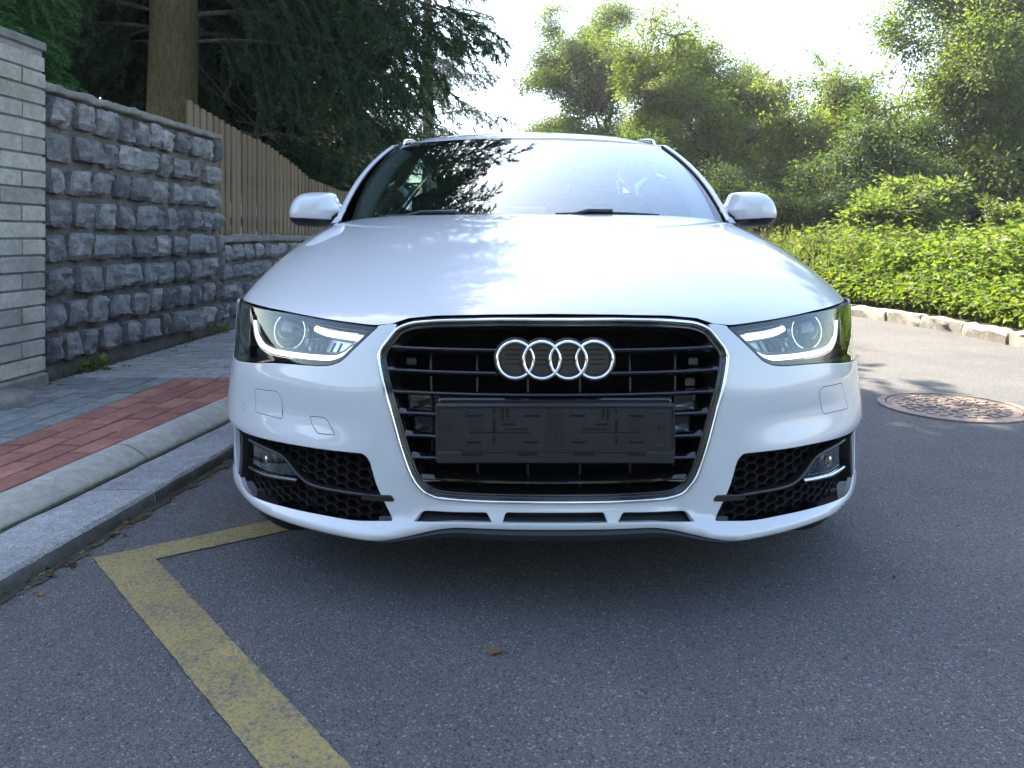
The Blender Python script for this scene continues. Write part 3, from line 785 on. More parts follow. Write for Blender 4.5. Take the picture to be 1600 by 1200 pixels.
# the grille outline's right half, from the bonnet edge downwards
gr_half = [p for p in gi if not (p[0] < .374 and p[1] > .6)]
if gr_half[0][1] < gr_half[-1][1]: gr_half = gr_half[::-1]
seam = [(.422, .6425 - .0015), (.400, .6445), (.380, .6465)]
right_all = right + under_hl + seam + gr_half
fascia_poly = right_all + [(-u, z) for u, z in right_all[::-1] if u > 1e-6]
front_body = skin('front_bumper', fascia_poly, [fog_poly, flip(fog_poly), VC, VS, flip(VS), WASH_L, WASH_R, TOW] + SENS, M['paint'], car)
for nm, pl in (('washer_cover', WASH_L), ('washer_cover', WASH_R), ('tow_eye_cover', TOW)):
    cv = skin(nm, inset(pl, .0028), [], M['paint'], car, flange=.01, bevel=.0006, step=.012)
    bead('gap_shade', inset(pl, .0012), .0034, .0004, M['dark_void'], cv, True, -.0007, .01, 4)  # black bead puts the shade of the gap into colour
for pl in SENS:
    cv = skin('parking_sensor', inset(pl, .0022), [], M['paint'], car, flange=.01, bevel=.0006, step=.006)
    bead('gap_shade', inset(pl, .0010), .0030, .0004, M['dark_void'], cv, True, -.0007, .005, 4)  # same black bead, painted shade round the sensor
# black sheet behind every opening, its colour standing in for the shade inside
cs = [(u, z) for u in np.linspace(-1.1, 1.1, 90) for z in np.linspace(.15, .50, 12)]
P, N = on_skin(cs, -.075); link('dark_backing', mesh('dark_backing', P, grid_faces(90, 12), M['dark_void'], True), car)
# white strip under the grille, then the dark splitter
sp = []; us = np.linspace(-.40, .40, 61)
for i, u in enumerate(us):
    z0 = zb(u); p, nn = on_skin([(u, z0 + .001)], 0); p = p[0]; nn = nn[0]; e = 1 - abs(u / .40) ** 3
    sp += [p - nn * .045 + Vector((0, 0, .012)), p - nn * .012 + Vector((0, 0, -.004)), p - nn * .004 + Vector((0, 0, -.007 - .010 * e)), p - nn * .006 + Vector((0, 0, -.011 - .020 * e)), p - nn * .12 + Vector((0, 0, -.011 - .018 * e))]
me = mesh('splitter', sp, [tuple(f) for f in grid_faces(61, 5)], M['black_plastic'], True); me.set_sharp_from_angle(angle=math.radians(30)); link('splitter', me, car)

# scrapes on the lip, and the flaps ahead of the front tyres
for u, w in ((.755, .006), (.772, .010), (.792, .004), (.806, .008), (.828, .005)):
    zz = .171 + random.uniform(-.0015, .003)
    skin('scrape', [(u, zz), (u + w, zz - .001), (u + w * 1.1, zz + .003), (u + w * .3, zz + .0045)], [], M['matt_black'], front_body, flange=0, off=.0006, step=.01)
for sg in (-1, 1):
    V = []; A_ = np.linspace(.58, .765, 9)
    for x in A_:
        e = ((x - .672) / .093) ** 2; y = .27 + .42 * (x - .6); V += [(sg * x, y, .185), (sg * x, y - .01, .12 + .03 * e), (sg * x, y + .012, .085 + .035 * e), (sg * x, y + .05, .10 + .03 * e), (sg * x, y + .06, .185)]
    link('tyre_flap', mesh('tyre_flap', V, grid_faces(9, 5), M['black_plastic'], True), car)
# ---- lower vents
for pl in (VC, VS, flip(VS)):
    v = skin('lower_vent', inset(pl, -.008), [], M['matt_black'], car, flange=0, off=-.030)
    us = [p[0] for p in pl]; a, b = min(us), max(us)
    for zz in (.224, .232): bead('vent_slat', [(a, zz - .003), (b, zz - .003)], .003, .002, M['black_plastic'], v, off=-.026)

# ---- fog lamp openings
def fog_side(sg):
    S = (lambda pl: pl) if sg > 0 else flip
    fg = thing('fog_grille', None, None); fg.parent = car
    tray = skin('backing', S(inset(fog_poly, -.015)), [], M['dark_void'], fg, plain, plain_n, flange=0, off=-.062, step=.02)
    # honeycomb: every cell a rim with walls running back
    V = []; F = []; cw, ch = .045, .0210
    for r in range(-1, 13):
        for c in range(-2, 21):
            cu = .36 + c * cw * .75; cz = .18 + r * ch + (ch / 2 if c % 2 else 0)
            if not inside(np.array([[cu, cz]]), inset(fog_poly, -.012))[0] or cu > 1.0: continue
            hexa = [(cw / 2, 0), (cw / 4, ch / 2), (-cw / 4, ch / 2), (-cw / 2, 0), (-cw / 4, -ch / 2), (cw / 4, -ch / 2)]
            o = len(V)
            for k, off in ((1.0, -.034), (.80, -.031), (.72, -.055)):
                V += list(on_skin([(sg * (cu + a * k), cz + b * k) for a, b in hexa], off, plain, plain_n)[0])
            for k in range(2):
                for i in range(6):
                    q = (o + k * 6 + i, o + k * 6 + (i + 1) % 6, o + k * 6 + 6 + (i + 1) % 6, o + k * 6 + 6 + i)
                    F.append(q if sg > 0 else q[::-1])
    prop(link('honeycomb', mesh('honeycomb', V, F, M['matt_black']), fg), kind='stuff')
    bar = [(.905, .309), (.84, .309), (.76, .3085), (.715, .304), (.69, .292), (.668, .277), (.64, .262), (.61, .2535), (.57, .2520), (.45, .2545), (.395, .2575), (.372, .2570)]
    bar = rounded(bar, .03, 4, closed=False)
    bead('trim_bar', S(bar) if sg < 0 else bar, .0095, .006, M['black_plastic'], fg, off=-.012, n=7, surf=plain, norm=plain_n)
    skin('trim_blade', S(rounded([(.366, .2535), (.445, .248), (.445, .2585), (.372, .263)], [.003, .002, .002, .004])), [], M['black_plastic'], fg, off=.003, flange=.03, step=.01)
    # lamp pod
    lp = [(.72, .300), (.90, .305), (.905, .240), (.80, .2435), (.66, .2600), (.69, .286)]
    pod = skin('fog_lamp', S(rounded(lp, .008)), [], M['lamp_dark'], fg, plain, plain_n, off=-.040, flange=.01, step=.012)
    lens = skin('lens', S(inset(rounded(lp, .008), .004)), [], M['lens'], pod, plain, plain_n, off=-.019, flange=.015, step=.012)
    c, nn = on_skin([(sg * .815, .2745)], -.034); c = Vector(c[0]); nn = Vector(nn[0]); Mx = Matrix.Translation(c) @ nn.to_track_quat('Z', 'Y').to_matrix().to_4x4()
    mb = MB(); mb.lathe([(.034, -.004), (.032, .010), (.026, .002), (.012, -.004), (.0001, -.004)], 24, Mx); mb.build('reflector', M['lamp_dark'], pod, True)
    mb = MB(); mb.tube([Mx @ Vector((0, .011, .008)), Mx @ Vector((0, .004, .013)), Mx @ Vector((0, -.006, .013)), Mx @ Vector((0, -.011, .008))], [.004, .0055, .0055, .004], 10); mb.build('bulb', M['satin_gold'], pod, True)
    bead('lower_trim', S([(.91, .2345), (.80, .2385), (.66, .2535)]) if sg < 0 else [(.91, .2345), (.80, .2385), (.66, .2535)], .010, .006, M['gloss_black'] if sg < 0 else M['satin'], fg, off=-.014, n=7, surf=plain, norm=plain_n)
    fin = rounded([(.942, .345), (.952, .345), (.985, .19), (.960, .19), (.944, .25)], .002)
    skin('vertical_fin', S(fin), [], M['black_plastic'], fg, off=-.002, flange=.05, step=.01)
fog_side(1); fog_side(-1)

# ---- radiator grille
gl = thing('grille', None, None); gl.parent = car
bead('chrome_frame', inset(grille_poly, .0035), .0085, .005, M['chrome'], gl, True, .0005, .006, 9)
bead('inner_frame', inset(grille_poly, .0115), .010, .002, M['gloss_black'], gl, True, -.010, .006, 7)
bead('outer_seal', inset(grille_poly, -.0018), .004, .0015, M['matt_black'], gl, True, -.002, .006, 5)
ip = np.array(inset(grille_poly, .014))
def gx_at(z):
    r = []
    for i in range(len(ip)):
        a, b = ip[i], ip[(i + 1) % len(ip)]
        if (a[1] > z) != (b[1] > z): r.append(abs(a[0] + (b[0] - a[0]) * (z - a[1]) / (b[1] - a[1])))
    return max(r) if r else 0.
link('radiator', mesh('radiator', on_skin([(u, z) for u in np.linspace(-.42, .42, 40) for z in np.linspace(.25, .67, 14)], -.085)[0], grid_faces(40, 14), M['dark_void'], True), gl)
# tunnel wall round the opening
rp = resample(inset(grille_poly, .006), .012); A, _ = on_skin(rp, -.004); B, _ = on_skin(rp, -.085); k = len(rp)
link('surround', mesh('surround', list(A) + list(B), [(i, i + k, (i + 1) % k + k, (i + 1) % k) for i in range(k)], M['black_plastic'], True), gl)
SLATS = [.5985, .5475, .4985, .4505, .4005, .3520, .3010]
for zz in SLATS:
    ue = gx_at(zz); us = np.linspace(-ue - .004, ue + .004, 61); V = []
    for u in us:
        e = max(0, 1 - (ue - abs(u)) / .055); e = e * e * (3 - 2 * e)
        for (bk, dz) in ((.012, -.0035), (.0105, .0), (.012, .0030), (.020, .0055 + .005 * e), (.060, .0065), (.060, -.012), (.022, -.0095 - .003 * e)):
            p, nn = on_skin([(u, zz + dz)], -(bk + .004 - .006 * e)); V.append(p[0])
    me = mesh('slat', V, [tuple(f) for f in grid_faces(61, 7)] + [(i * 7 + 6, (i + 1) * 7 + 6, (i + 1) * 7, i * 7) for i in range(60)], M['gloss_black'])
    for q in me.polygons: q.use_smooth = True
    me.set_sharp_from_angle(angle=math.radians(22)); link('slat', me, gl)
for x0, x1 in ((.06, .06), (.182, .178), (.302, .288)):
    for sg in (-1, 1):
        mb = MB(); pts = []
        for z in np.linspace(.655, .275, 9):
            u = x1 + (x0 - x1) * np.clip((z - .47) / .18, 0, 1)
            if u > gx_at(min(z, .655)) - .004: continue
            pts.append(on_skin([(sg * u, z)], -.046)[0][0])
        if len(pts) > 1: mb.tube(pts, .0030, 6); mb.build('vertical_bar', M['black_plastic'], gl, True)
for sg in (-1, 1):
    pl = [(.262, .458), (.352, .458), (.362, .494), (.262, .494)]; pl2 = [(.262, .405), (.338, .405), (.349, .446), (.262, .446)]
    for p_ in (pl, pl2): skin('blanking_panel', p_ if sg > 0 else flip(p_), [], M['gloss_black'], gl, off=-.050, flange=.004, step=.02)
# small mounts seen between the slats
for sg, u, z in ((1, .352, .572), (-1, .352, .572), (1, .338, .52)):
    p, nn = on_skin([(sg * u, z)], -.06); mb = MB(); mb.box(p[0], (.022, .012, .020), None, .003); mb.build('bracket', M['black_plastic'] if sg < 0 else M['lamp_dark'], gl)
# ring emblem
em = thing('ring_emblem', None, None); em.parent = gl
em.parent = car
RZ = .5785
for k, x in enumerate((-.0870, -.0292, .0288, .0866)):
    Mx = Matrix.Translation((x, -.004 + .006 * abs(x) / .09, RZ)) @ Matrix.Rotation(math.radians(90), 4, 'X') @ Matrix.Rotation(math.radians(-4), 4, 'X')
    mb = MB(); R = .0398
    pr = [(R + .0042 * math.cos(a), .0045 * math.sin(a)) for a in np.linspace(0, math.tau, 13)[:-1]]
    mb.lathe(pr, 64, Mx, True); mb.build('ring', M['chrome'], em, True)
    mb = MB(); Mb = Matrix.Translation((0, .0085, 0)) @ Mx
    mb.lathe([(.0475, -.012), (.0475, .003), (.0455, .0045), (.0345, .0045), (.0335, .001), (.0001, .001)], 56, Mb); mb.build('ring_backing', M['black_plastic'], em, auto=30)
    mb = MB()
    for j in range(-2, 3): mb.box((x, -.004 + .006 * abs(x) / .09 + .0078, RZ + j * .0105), (.046 if abs(j) < 2 else .036, .003, .0022))
    mb.build('badge_ribs', M['matt_black'], em)

# ---- number plate holder
ph = thing('plate_holder', None, None); ph.parent = car; PY = -.006
def pbox(name, x0, x1, z0, z1, y0, y1, bev=.001, mat='plate_plastic'):
    mb = MB(); mb.box(((x0 + x1) / 2, (y0 + y1) / 2, (z0 + z1) / 2), (x1 - x0, y1 - y0, z1 - z0), None, bev); return mb.build(name, M[mat], ph, auto=35)
def slab(name, poly, y0, y1, mat, parent, bev=.003):
    """rounded plate facing the front with a bevelled rim"""
    n = len(poly); q = inset(poly, bev); V = [(x, y0, z) for x, z in q] + [(x, y0 + bev, z) for x, z in poly] + [(x, y1, z) for x, z in poly]
    F = [tuple(range(n))] + [(i + k * n, (i + 1) % n + k * n, (i + 1) % n + k * n + n, i + k * n + n) for k in range(2) for i in range(n)]
    me = mesh(name, V, F, mat); bm = bmesh.new(); bm.from_mesh(me); bmesh.ops.recalc_face_normals(bm, faces=bm.faces); bm.to_mesh(me); bm.free()
    for p in me.polygons: p.use_smooth = len(p.vertices) == 4
    me.set_sharp_from_angle(angle=math.radians(30)); return link(name, me, parent)
slab('base_plate', rounded([(-.2615, .353), (.2615, .353), (.2615, .4835), (-.2615, .4835)], .007), PY, PY + .022, M['plate_plastic'], ph)
slab('bracket', rounded([(-.257, .47), (.257, .47), (.257, .4925), (-.257, .4925)], .008), PY + .014, PY + .045, M['gloss_black'], ph)
pbox('rim', -.2600, -.2565, .385, .4805, PY - .004, PY + .004); pbox('rim', .2565, .2600, .385, .4805, PY - .004, PY + .004); pbox('rim', -.2565, .2565, .4772, .4805, PY - .004, PY + .004)
pbox('lower_lip', -.2585, .2585, .3555, .3795, PY - .0045, PY + .004, .0018)
for a, b in ((-.160, -.083), (-.038, .038), (.083, .158)): pbox('lip_tab', a, b, .3795, .3815, PY - .007, PY + .002, .0006)
for a, b in ((-.204, -.160), (-.083, -.040), (.040, .083), (.158, .198)): pbox('notch', a, b, .371, .3795, PY - .0052, PY - .003, .0004, 'matt_black')
for sx in (-1, 1):
    for x, z, w, h in ((.178, .4575, .036, .0045), (.050, .4575, .034, .0045), (.178, .400, .032, .0045), (.053, .400, .032, .0045)):
        pbox('slot', sx * x - w / 2, sx * x + w / 2, z - h / 2, z + h / 2, PY - .0012, PY + .001, .0004, 'matt_black')
        pbox('clip', sx * x - w * .45, sx * x + w * .2, z + h / 2, z + h / 2 + .003, PY - .0045, PY + .001, .0008)
    for x, z, w, h in ((.115, .462, .0055, .028), (.105, .465, .005, .022), (.1335, .435, .006, .030), (.1335, .470, .005, .014), (.1335, .405, .005, .018), (.085, .4285, .052, .0035), (.160, .4215, .055, .0025), (.092, .4212, .078, .0022), (.103, .439, .030, .0045)):
        pbox('slot', sx * x - w / 2, sx * x + w / 2, z - h / 2, z + h / 2, PY - .0012, PY + .001, .0003, 'matt_black')
    for x, z, r in ((.178, .439, .0125), (.233, .433, .008)):
        mb = MB(); mb.lathe([(r, 0), (r, .003), (r - .002, .003), (r - .002, .0008), (.004, .0008), (.004, .0025), (.0001, .0025)], 24, Matrix.Translation((sx * x, PY, z)) @ Matrix.Rotation(math.radians(90), 4, 'X'))
        mb.build('screw_boss', M['plate_plastic'], ph, auto=30)
    for x in (.006, .016): pbox('rib', sx * x - .0012, sx * x + .0012, .384, .472, PY - .0022, PY + .001, .0005)
    pbox('tab', sx * .222 - .014, sx * .222 + .014, .3855, .396, PY - .003, PY + .001, .001); pbox('tab', sx * .228 - .012, sx * .228 + .012, .462, .470, PY - .003, PY + .001, .001)
pbox('rib', -.255, .255, .4735, .4755, PY - .002, PY + .001, .0005)

# ---- headlamps
DRL = [(.962, .622), (.932, .583), (.885, .5625), (.82, .5545), (.70, .5585), (.61, .5615), (.560, .5640), (.535, .572), (.506, .596), (.473, .6160), (.5435, .6195), (.61, .6230), (.650, .6315)]
def headlamp(sg):
    S = (lambda pl: pl) if sg > 0 else flip
    h = thing('headlight', None, None); h.parent = car
    skin('lens', S(inset(hl_poly, .0005)), [], M['lens'], h, flange=0, off=-.0015, step=.012)
    # rolled dark bezel just inside the lens edge
    bead('bezel', S(inset(hl_poly, .0055)), .0125, .003, M['matt_black'], h, True, -.009, .008, 7)
    rp = resample(S(inset(hl_poly, .003)), .014); A, _ = on_skin(rp, -.006); B, _ = on_skin(rp, -.075); k = len(rp)
    link('bucket_wall', mesh('bucket_wall', list(A) + list(B), [(i, i + k, (i + 1) % k + k, (i + 1) % k) for i in range(k)], M['lamp_dark'], True), h)
    skin('bucket', S(inset(hl_poly, -.001)), [], M['lamp_dark'], h, flange=0, off=-.075, step=.02)
    # stepped trim that carries the light guide
    d = rounded(DRL[:10], [0, .02, .03, .03, .03, .03, .02, .02, .015, 0], 5, False); top = rounded(DRL[9:], [0, .02, .02, 0], 4, False)
    f_ = (lambda pl: [(-u, z) for u, z in pl]) if sg < 0 else (lambda pl: pl)
    bead('guide_trim', f_(d), .030, .007, M['lamp_grey'], h, off=-.043, n=9, step=.010)
    bead('guide_trim', f_([(u, z) for u, z in top]), .024, .006, M['lamp_grey'], h, off=-.043, n=9, step=.010)
    bead('light_guide', f_(d), lambda t: .0125 if t > .12 else .007, .006, M['drl'], h, off=-.036, n=9, step=.006, taper=True)
    bead('light_guide', f_(top), .0145, .006, M['drl'], h, off=-.035, n=9, step=.006)
    # bright edges and fine ribs round the guide
    lowline = [(.555, .5545), (.61, .5505), (.70, .5475), (.82, .5435), (.89, .551), (.945, .574), (.975, .618)]
    bead('chrome_line', f_(rounded(lowline, .03, 4, False)), .0028, .002, M['lamp_chrome'], h, off=-.033, n=5, step=.008)
    bead('chrome_line', f_([(.50, .6275), (.56, .6295), (.63, .6355)]), .0022, .002, M['lamp_chrome'], h, off=-.033, n=5, step=.008)
    for k in range(9):
        u = .585 + k * .024; rb = bead('reflector_rib', f_([(u, .574), (u - .012, .604)]), .0022, .0025, M['lamp_grey'], h, off=-.060, n=5, step=.008)
    for k in range(6):
        z = .545 + k * .014; bead('marker_rib', f_([(1.005, z), (1.095, z - .003)]), .0022, .002, M['lamp_chrome'], h, off=-.029, n=5, step=.012)
    # lower shelf under the guide
    lo = [(.56, .5475), (.68, .5435), (.78, .540), (.84, .531), (.93, .525), (.95, .543), (.88, .547), (.80, .545), (.70, .549), (.575, .5535)]
    skin('lower_shelf', S(rounded(lo, .006)), [], M['lamp_grey'], h, off=-.040, flange=.02, step=.012)
    inn = [(.565, .575), (.70, .569), (.82, .566), (.80, .60), (.72, .604), (.66, .612), (.60, .610), (.535, .606), (.520, .598)]
    skin('inner_reflector', S(rounded(inn, .012)), [], M['lamp_chrome'], h, off=-.062, flange=.01, step=.012)
    up = [(.47, .630), (.56, .638), (.68, .646), (.69, .640), (.60, .629), (.52, .6255)]
    skin('upper_trim', S(rounded(up, .004)), [], M['lamp_dark'], h, off=-.036, flange=.03, step=.012)
    # projector
    c, nn = on_skin([(sg * .775, .618)], -.070); c = Vector(c[0]); nn = (Vector(nn[0]) * .55 + Vector((0, -.6, 0))).normalized()
    Mx = Matrix.Translation(c) @ nn.to_track_quat('Z', 'Y').to_matrix().to_4x4()
    mb = MB(); mb.lathe([(.054, .0), (.054, .020), (.050, .024), (.0455, .024), (.045, .006)], 48, Mx); p = mb.build('projector', M['lamp_grey'], h, auto=30)
    mb = MB(); mb.lathe([(.0470, .023), (.0470, .0285), (.0445, .0285), (.0445, .02)], 48, Mx); mb.build('projector_ring', M['lamp_chrome'], p, auto=30)
    mb = MB(); mb.lathe([(.0445 * math.cos(a), .016 + .020 * math.sin(a)) for a in np.linspace(0, math.pi / 2 - .001, 10)], 40, Mx); mb.build('projector_lens', M['gloss_black'], p, True)
    mb = MB(); mb.lathe([(.0585, -.004), (.0585, .012), (.0565, .014), (.0555, .012), (.0555, -.004)], 48, Mx); mb.build('outer_ring', M['lamp_chrome'], p, auto=30)
    # outer marker lamp
    om = [(1.00, .54), (1.10, .54), (1.10, .63), (1.01, .64)]
    skin('side_marker', S(rounded(om, .01)), [], M['lamp_grey'], h, off=-.03, flange=.02, step=.014)
headlamp(1); headlamp(-1)
# ---- bonnet and wings: one smooth sheet from the nose edge to the windscreen foot
HW = BW
def hood(xi, s):
    """xi: 0 centre line .. 1 side of the car (signed), s: 0 nose .. 1 windscreen foot"""
    xi = np.asarray(xi, float); s = np.asarray(s, float); a = np.abs(xi); sg = np.where(xi < 0, -1, 1)
    yf = BL * (1 - np.clip(1 - a ** BP, 0, 1) ** BQ) + .030 - .020 * a ** 2
    zf = .630 + 0 * a
    yr = 1.19 + .20 * a ** 2; zr = .628 + .304 * np.clip(1 - a ** 5, 0, 1) ** .2
    dz = zr - zf; L = yr - yf
    b0, b1, b2, b3 = (1 - s) ** 3, 3 * s * (1 - s) ** 2, 3 * s * s * (1 - s), s ** 3
    y = b0 * yf + b1 * (yf + .05 * L) + b2 * (yf + .55 * L) + b3 * yr
    z = b0 * zf + b1 * (zf + .29 * dz) + b2 * (zf + .80 * dz) + b3 * zr
    # raised centre panel with a soft crease running from the screen corner to the grille corner
    xc = .44 + .27 * s; t = (a - xc) / .055
    z = z + .0050 * (1 / (1 + np.exp(np.clip(t * 3.2, -40, 40)))) * np.sin(np.clip(s, 0, 1) * math.pi) ** .5
    return np.stack([sg * HW * a, y, z], -1)
def hood_n(xi, s):
    e = 1.5e-3; a = np.clip(np.abs(xi), 0, 1 - 2.5e-3); sg = np.where(np.asarray(xi) < 0, -1, 1)
    d1 = hood(a + e, s) - hood(a - e, s); d2 = hood(a, s + e) - hood(a, s - e)
    n = np.cross(d1, d2); n = n / np.linalg.norm(n, axis=-1, keepdims=True); n = n * np.sign(n[..., 2:3] + 1e-9)
    n[..., 0] *= sg; return n
he = np.array(half_edge); he_x = np.interp(he[:, 0], _tu, _tx)
def s_start(a):
    """where the sheet starts for this xi: just above the traced edge of the nose"""
    zt = np.interp(HW * a, he_x, he[:, 1]); s = np.linspace(0, .6, 1200); z = hood(np.full_like(s, a), s)[:, 2]
    i = int(np.argmax(z > zt)); return float(s[i])
def sheet(name, xis, s0, s1, ns, mat, parent, edge=.010):
    xis = np.asarray(xis); V = []; N = []
    f0 = s0 if callable(s0) else (lambda a: s0); f1 = s1 if callable(s1) else (lambda a: s1)
    tt = np.linspace(0, 1, ns) ** 1.25
    S = np.array([[f0(abs(x)) + (f1(abs(x)) - f0(abs(x))) * t for t in tt] for x in xis])
    Xi = np.repeat(xis[:, None], ns, 1); P = hood(Xi, S); Nn = hood_n(Xi, S); nu = len(xis)
    V = list(P.reshape(-1, 3)); N = list(Nn.reshape(-1, 3)); F = [tuple(int(q) for q in f) for f in grid_faces(nu, ns)]
    # rolled rim
    ring = [i * ns for i in range(nu)] + [(nu - 1) * ns + j for j in range(1, ns)] + [i * ns + ns - 1 for i in range(nu - 2, -1, -1)] + [j for j in range(ns - 2, 0, -1)]
    ctr = P.reshape(-1, 3).mean(0); base = len(V); m = len(ring)
    for k, i in enumerate(ring):
        p, nn = V[i], N[i]; a, b = V[ring[k - 1]], V[ring[(k + 1) % m]]; t = b - a
        o = np.cross(t, nn); o /= np.linalg.norm(o) + 1e-9
        if o @ (p - ctr) < 0: o = -o
        bv = .002
        V += [p + o * bv * .7 - nn * bv * .3, p + o * bv - nn * bv, p + o * bv - nn * edge]; N += [nn + o, o, o]
    for k in range(m):
        i, j = ring[k], ring[(k + 1) % m]; a, b = base + 3 * k, base + 3 * ((k + 1) % m)
        F += [(i, j, b, a), (a, b, b + 1, a + 1), (a + 1, b + 1, b + 2, a + 2)]
    N = np.array(N); N /= np.linalg.norm(N, axis=1)[:, None]
    return link(name, mesh(name, V, F, mat, True, N), parent)
XS = .955                                                             # shut line between bonnet and wing
xi_b = XS * np.sin(np.linspace(-1, 1, 121) * math.pi / 2 * .93) / math.sin(math.pi / 2 * .93)
bonnet = sheet('bonnet', xi_b, s_start, 1.0, 56, M['paint'], car)
tt = np.linspace(0, 1, 26); xw = XS + .004 + (1 - XS - .004) * (1 - (1 - tt) ** 2.2)
for sg in (-1, 1):
    wg = sheet('wing', np.sort(xw * sg), lambda a: s_start(min(a, .999)), 1.0, 50, M['paint'], car, .006)
# wing between headlamp and wheel arch
for sg in (-1, 1):
    pl = [(1.134, .50), (1.19, .50), (1.19, .665), (1.115, .665), (1.132, .61)]
    skin('wing_front', pl if sg > 0 else flip(pl), [], M['paint'], car, flange=.006, step=.012)

# ---- sides
WC = [(.875, .325), (3.683, .325)]; WR = .348
def side_x(y, z):
    x = BW - (.45 + .95 * np.clip((2.5 - y) / 1.1, 0, 1) ** 1.3) * np.clip(z - .64, 0, 1) ** 2 - .30 * np.clip(.45 - z, 0, 1) ** 2 + .010 * hump(z, .34, .07, .10) - .012 * hump(z, .30, .05, .05) * 0
    tail = np.clip((y - 3.6) / 1.0, 0, 1); nose = np.clip((1.0 - y) / .5, 0, 1)
    return x - .16 * tail ** 2 - .006 * nose
def side_surf(sg):
    return lambda u, z: np.stack([sg * side_x(u, z), u + 0 * z, z + 0 * u], -1)
def side_norm(sg):
    f = side_surf(sg)
    def n(u, z):
        e = .003; a = f(u + e, z) - f(u - e, z); b = f(u, z + e) - f(u, z - e); q = np.cross(a, b); q /= np.linalg.norm(q, axis=-1, keepdims=True); return q * np.sign(q[..., :1]) * sg
    return n
def arch(c, a0, a1, n=24): return [(c[0] + WR * math.cos(a), c[1] + WR * math.sin(a)) for a in np.linspace(a0, a1, n)]
fa = math.asin((.19 - .325) / WR)
def belt(y): return float(np.interp(y, [1.3, 2.0, 3.0, 3.8, 4.4, 4.65], [.925, .935, .955, .965, .955, .93]))
for sg in (-1, 1):
    f, g = side_surf(sg), side_norm(sg)
    wing = [(.60, .48), (WC[0][0] - math.sqrt(WR ** 2 - .155 ** 2), .48)] + arch(WC[0], math.pi - math.asin(.155 / WR) - .02, fa, 26) + [(1.40, .19), (1.40, .632), (.62, .632)]
    skin('wing_side', wing, [], M['paint'], car, f, g, .04, .02)
    d1 = [(1.405, .19), (2.47, .19), (2.47, belt(2.47)), (1.9, belt(1.9)), (1.405, belt(1.405))]
    dr = skin('front_door', d1, [], M['paint'], car, f, g, .04, .02)
    d2 = [(2.475, .19), (3.20, .19), (3.36, .46), (3.52, .68), (3.58, belt(3.58)), (2.475, belt(2.475))]
    dr2 = skin('rear_door', d2, [], M['paint'], car, f, g, .04, .02)
    for d_, y in ((dr, 2.28), (dr2, 3.28)): bead('door_handle', [(y, .80), (y + .2, .803)], .028, .022, M['paint'], d_, off=.002, surf=f, norm=g)
    q = [(3.205, .19)] + [p for p in arch(WC[1], math.pi - fa, fa, 40)] + [(4.45, .22), (4.62, .42), (4.62, .93), (4.4, belt(4.4)), (3.585, belt(3.585)), (3.525, .68), (3.365, .46)]
    skin('rear_quarter', q, [], M['paint'], car, f, g, .04, .02)

# ---- windscreen, roof, pillars
def ws(a, b):
    """windscreen: a -1..1 across, b 0 foot .. 1 header"""
    a = np.asarray(a, float); b = np.asarray(b, float); s = np.abs(a)
    wx = .785 + (.645 - .785) * b + .040 * 4 * b * (1 - b) * (.8 + .4 * b)
    y = (1.225 + .185 * s ** 2.2) + ((2.02 + .075 * s ** 2.2) - (1.225 + .185 * s ** 2.2)) * b
    z = (.905 - .012 * s ** 2) + ((1.322 - .022 * s ** 2.4) - (.905 - .012 * s ** 2)) * (b + .10 * b * (1 - b))
    return np.stack([a * wx, y, z], -1)
def num_n(f):
    def n(u, v):
        e = 1e-3; q = np.cross(f(u + e, v) - f(u - e, v), f(u, v + e) - f(u, v - e)); return q / np.linalg.norm(q, axis=-1, keepdims=True)
    return n
ws_n = num_n(ws)
def band_w(b): return .045 * (1 - b) ** 1.0 + .012
gb = np.linspace(-.05, 1, 34); V = []; N = []
for a in np.linspace(-1, 1, 61):
    aa = a * (1 - band_w(np.clip(gb, 0, 1))); V += list(ws(aa, gb)); N += list(ws_n(aa, gb))
link('windscreen', mesh('windscreen', V, grid_faces(61, 34), M['glass'], True, N), car)
for sg in (-1, 1):
    V = []; N = []
    for k in np.linspace(0, 1, 6):
        aa = sg * ((1 - band_w(np.clip(gb, 0, 1))) * (1 - k) + 1.0 * k); V += list(ws(aa, gb) + ws_n(aa, gb) * .001); N += list(ws_n(aa, gb))
    link('screen_border', mesh('screen_border', V, grid_faces(6, 34), M['gloss_black'], True, N), car)
V = []
for a in np.linspace(-.97, .97, 50): V += [ws(a, .985) + ws_n(a, .985) * .0015, ws(a, 1.004) + ws_n(a, 1.004) * .0015]
link('screen_header_seal', mesh('screen_header_seal', [v.reshape(3) for v in V], grid_faces(50, 2), M['gloss_black'], True), car)
def roof(a, b):
    a = np.asarray(a, float); b = np.asarray(b, float); s = np.abs(a); f = ws(a, np.ones_like(b) * 1.006)
    y1 = 3.32 + .06 * s ** 2; z1 = 1.335 - .03 * s ** 2.4; w1 = .60
    wx = .645 * (1 - b) + w1 * b + .0 ; y = f[..., 1] * (1 - b) + y1 * b
    z = f[..., 2] * (1 - b) + z1 * b + .078 * np.sin(math.pi * np.clip(b, 0, 1) ** .78) * (1 - .10 * s ** 2) - .028 * s ** 6
    return np.stack([a * wx, y, z + .003], -1)
rn = num_n(roof); A, B = np.meshgrid(np.linspace(-1, 1, 49), np.linspace(0, 1, 40) ** 1.3, indexing='ij')
Nn = rn(np.clip(A, -.998, .998), np.clip(B, .002, .998)).reshape(-1, 3)
link('roof', mesh('roof', roof(A, B).reshape(-1, 3), grid_faces(49, 40), M['paint'], True, Nn), car)
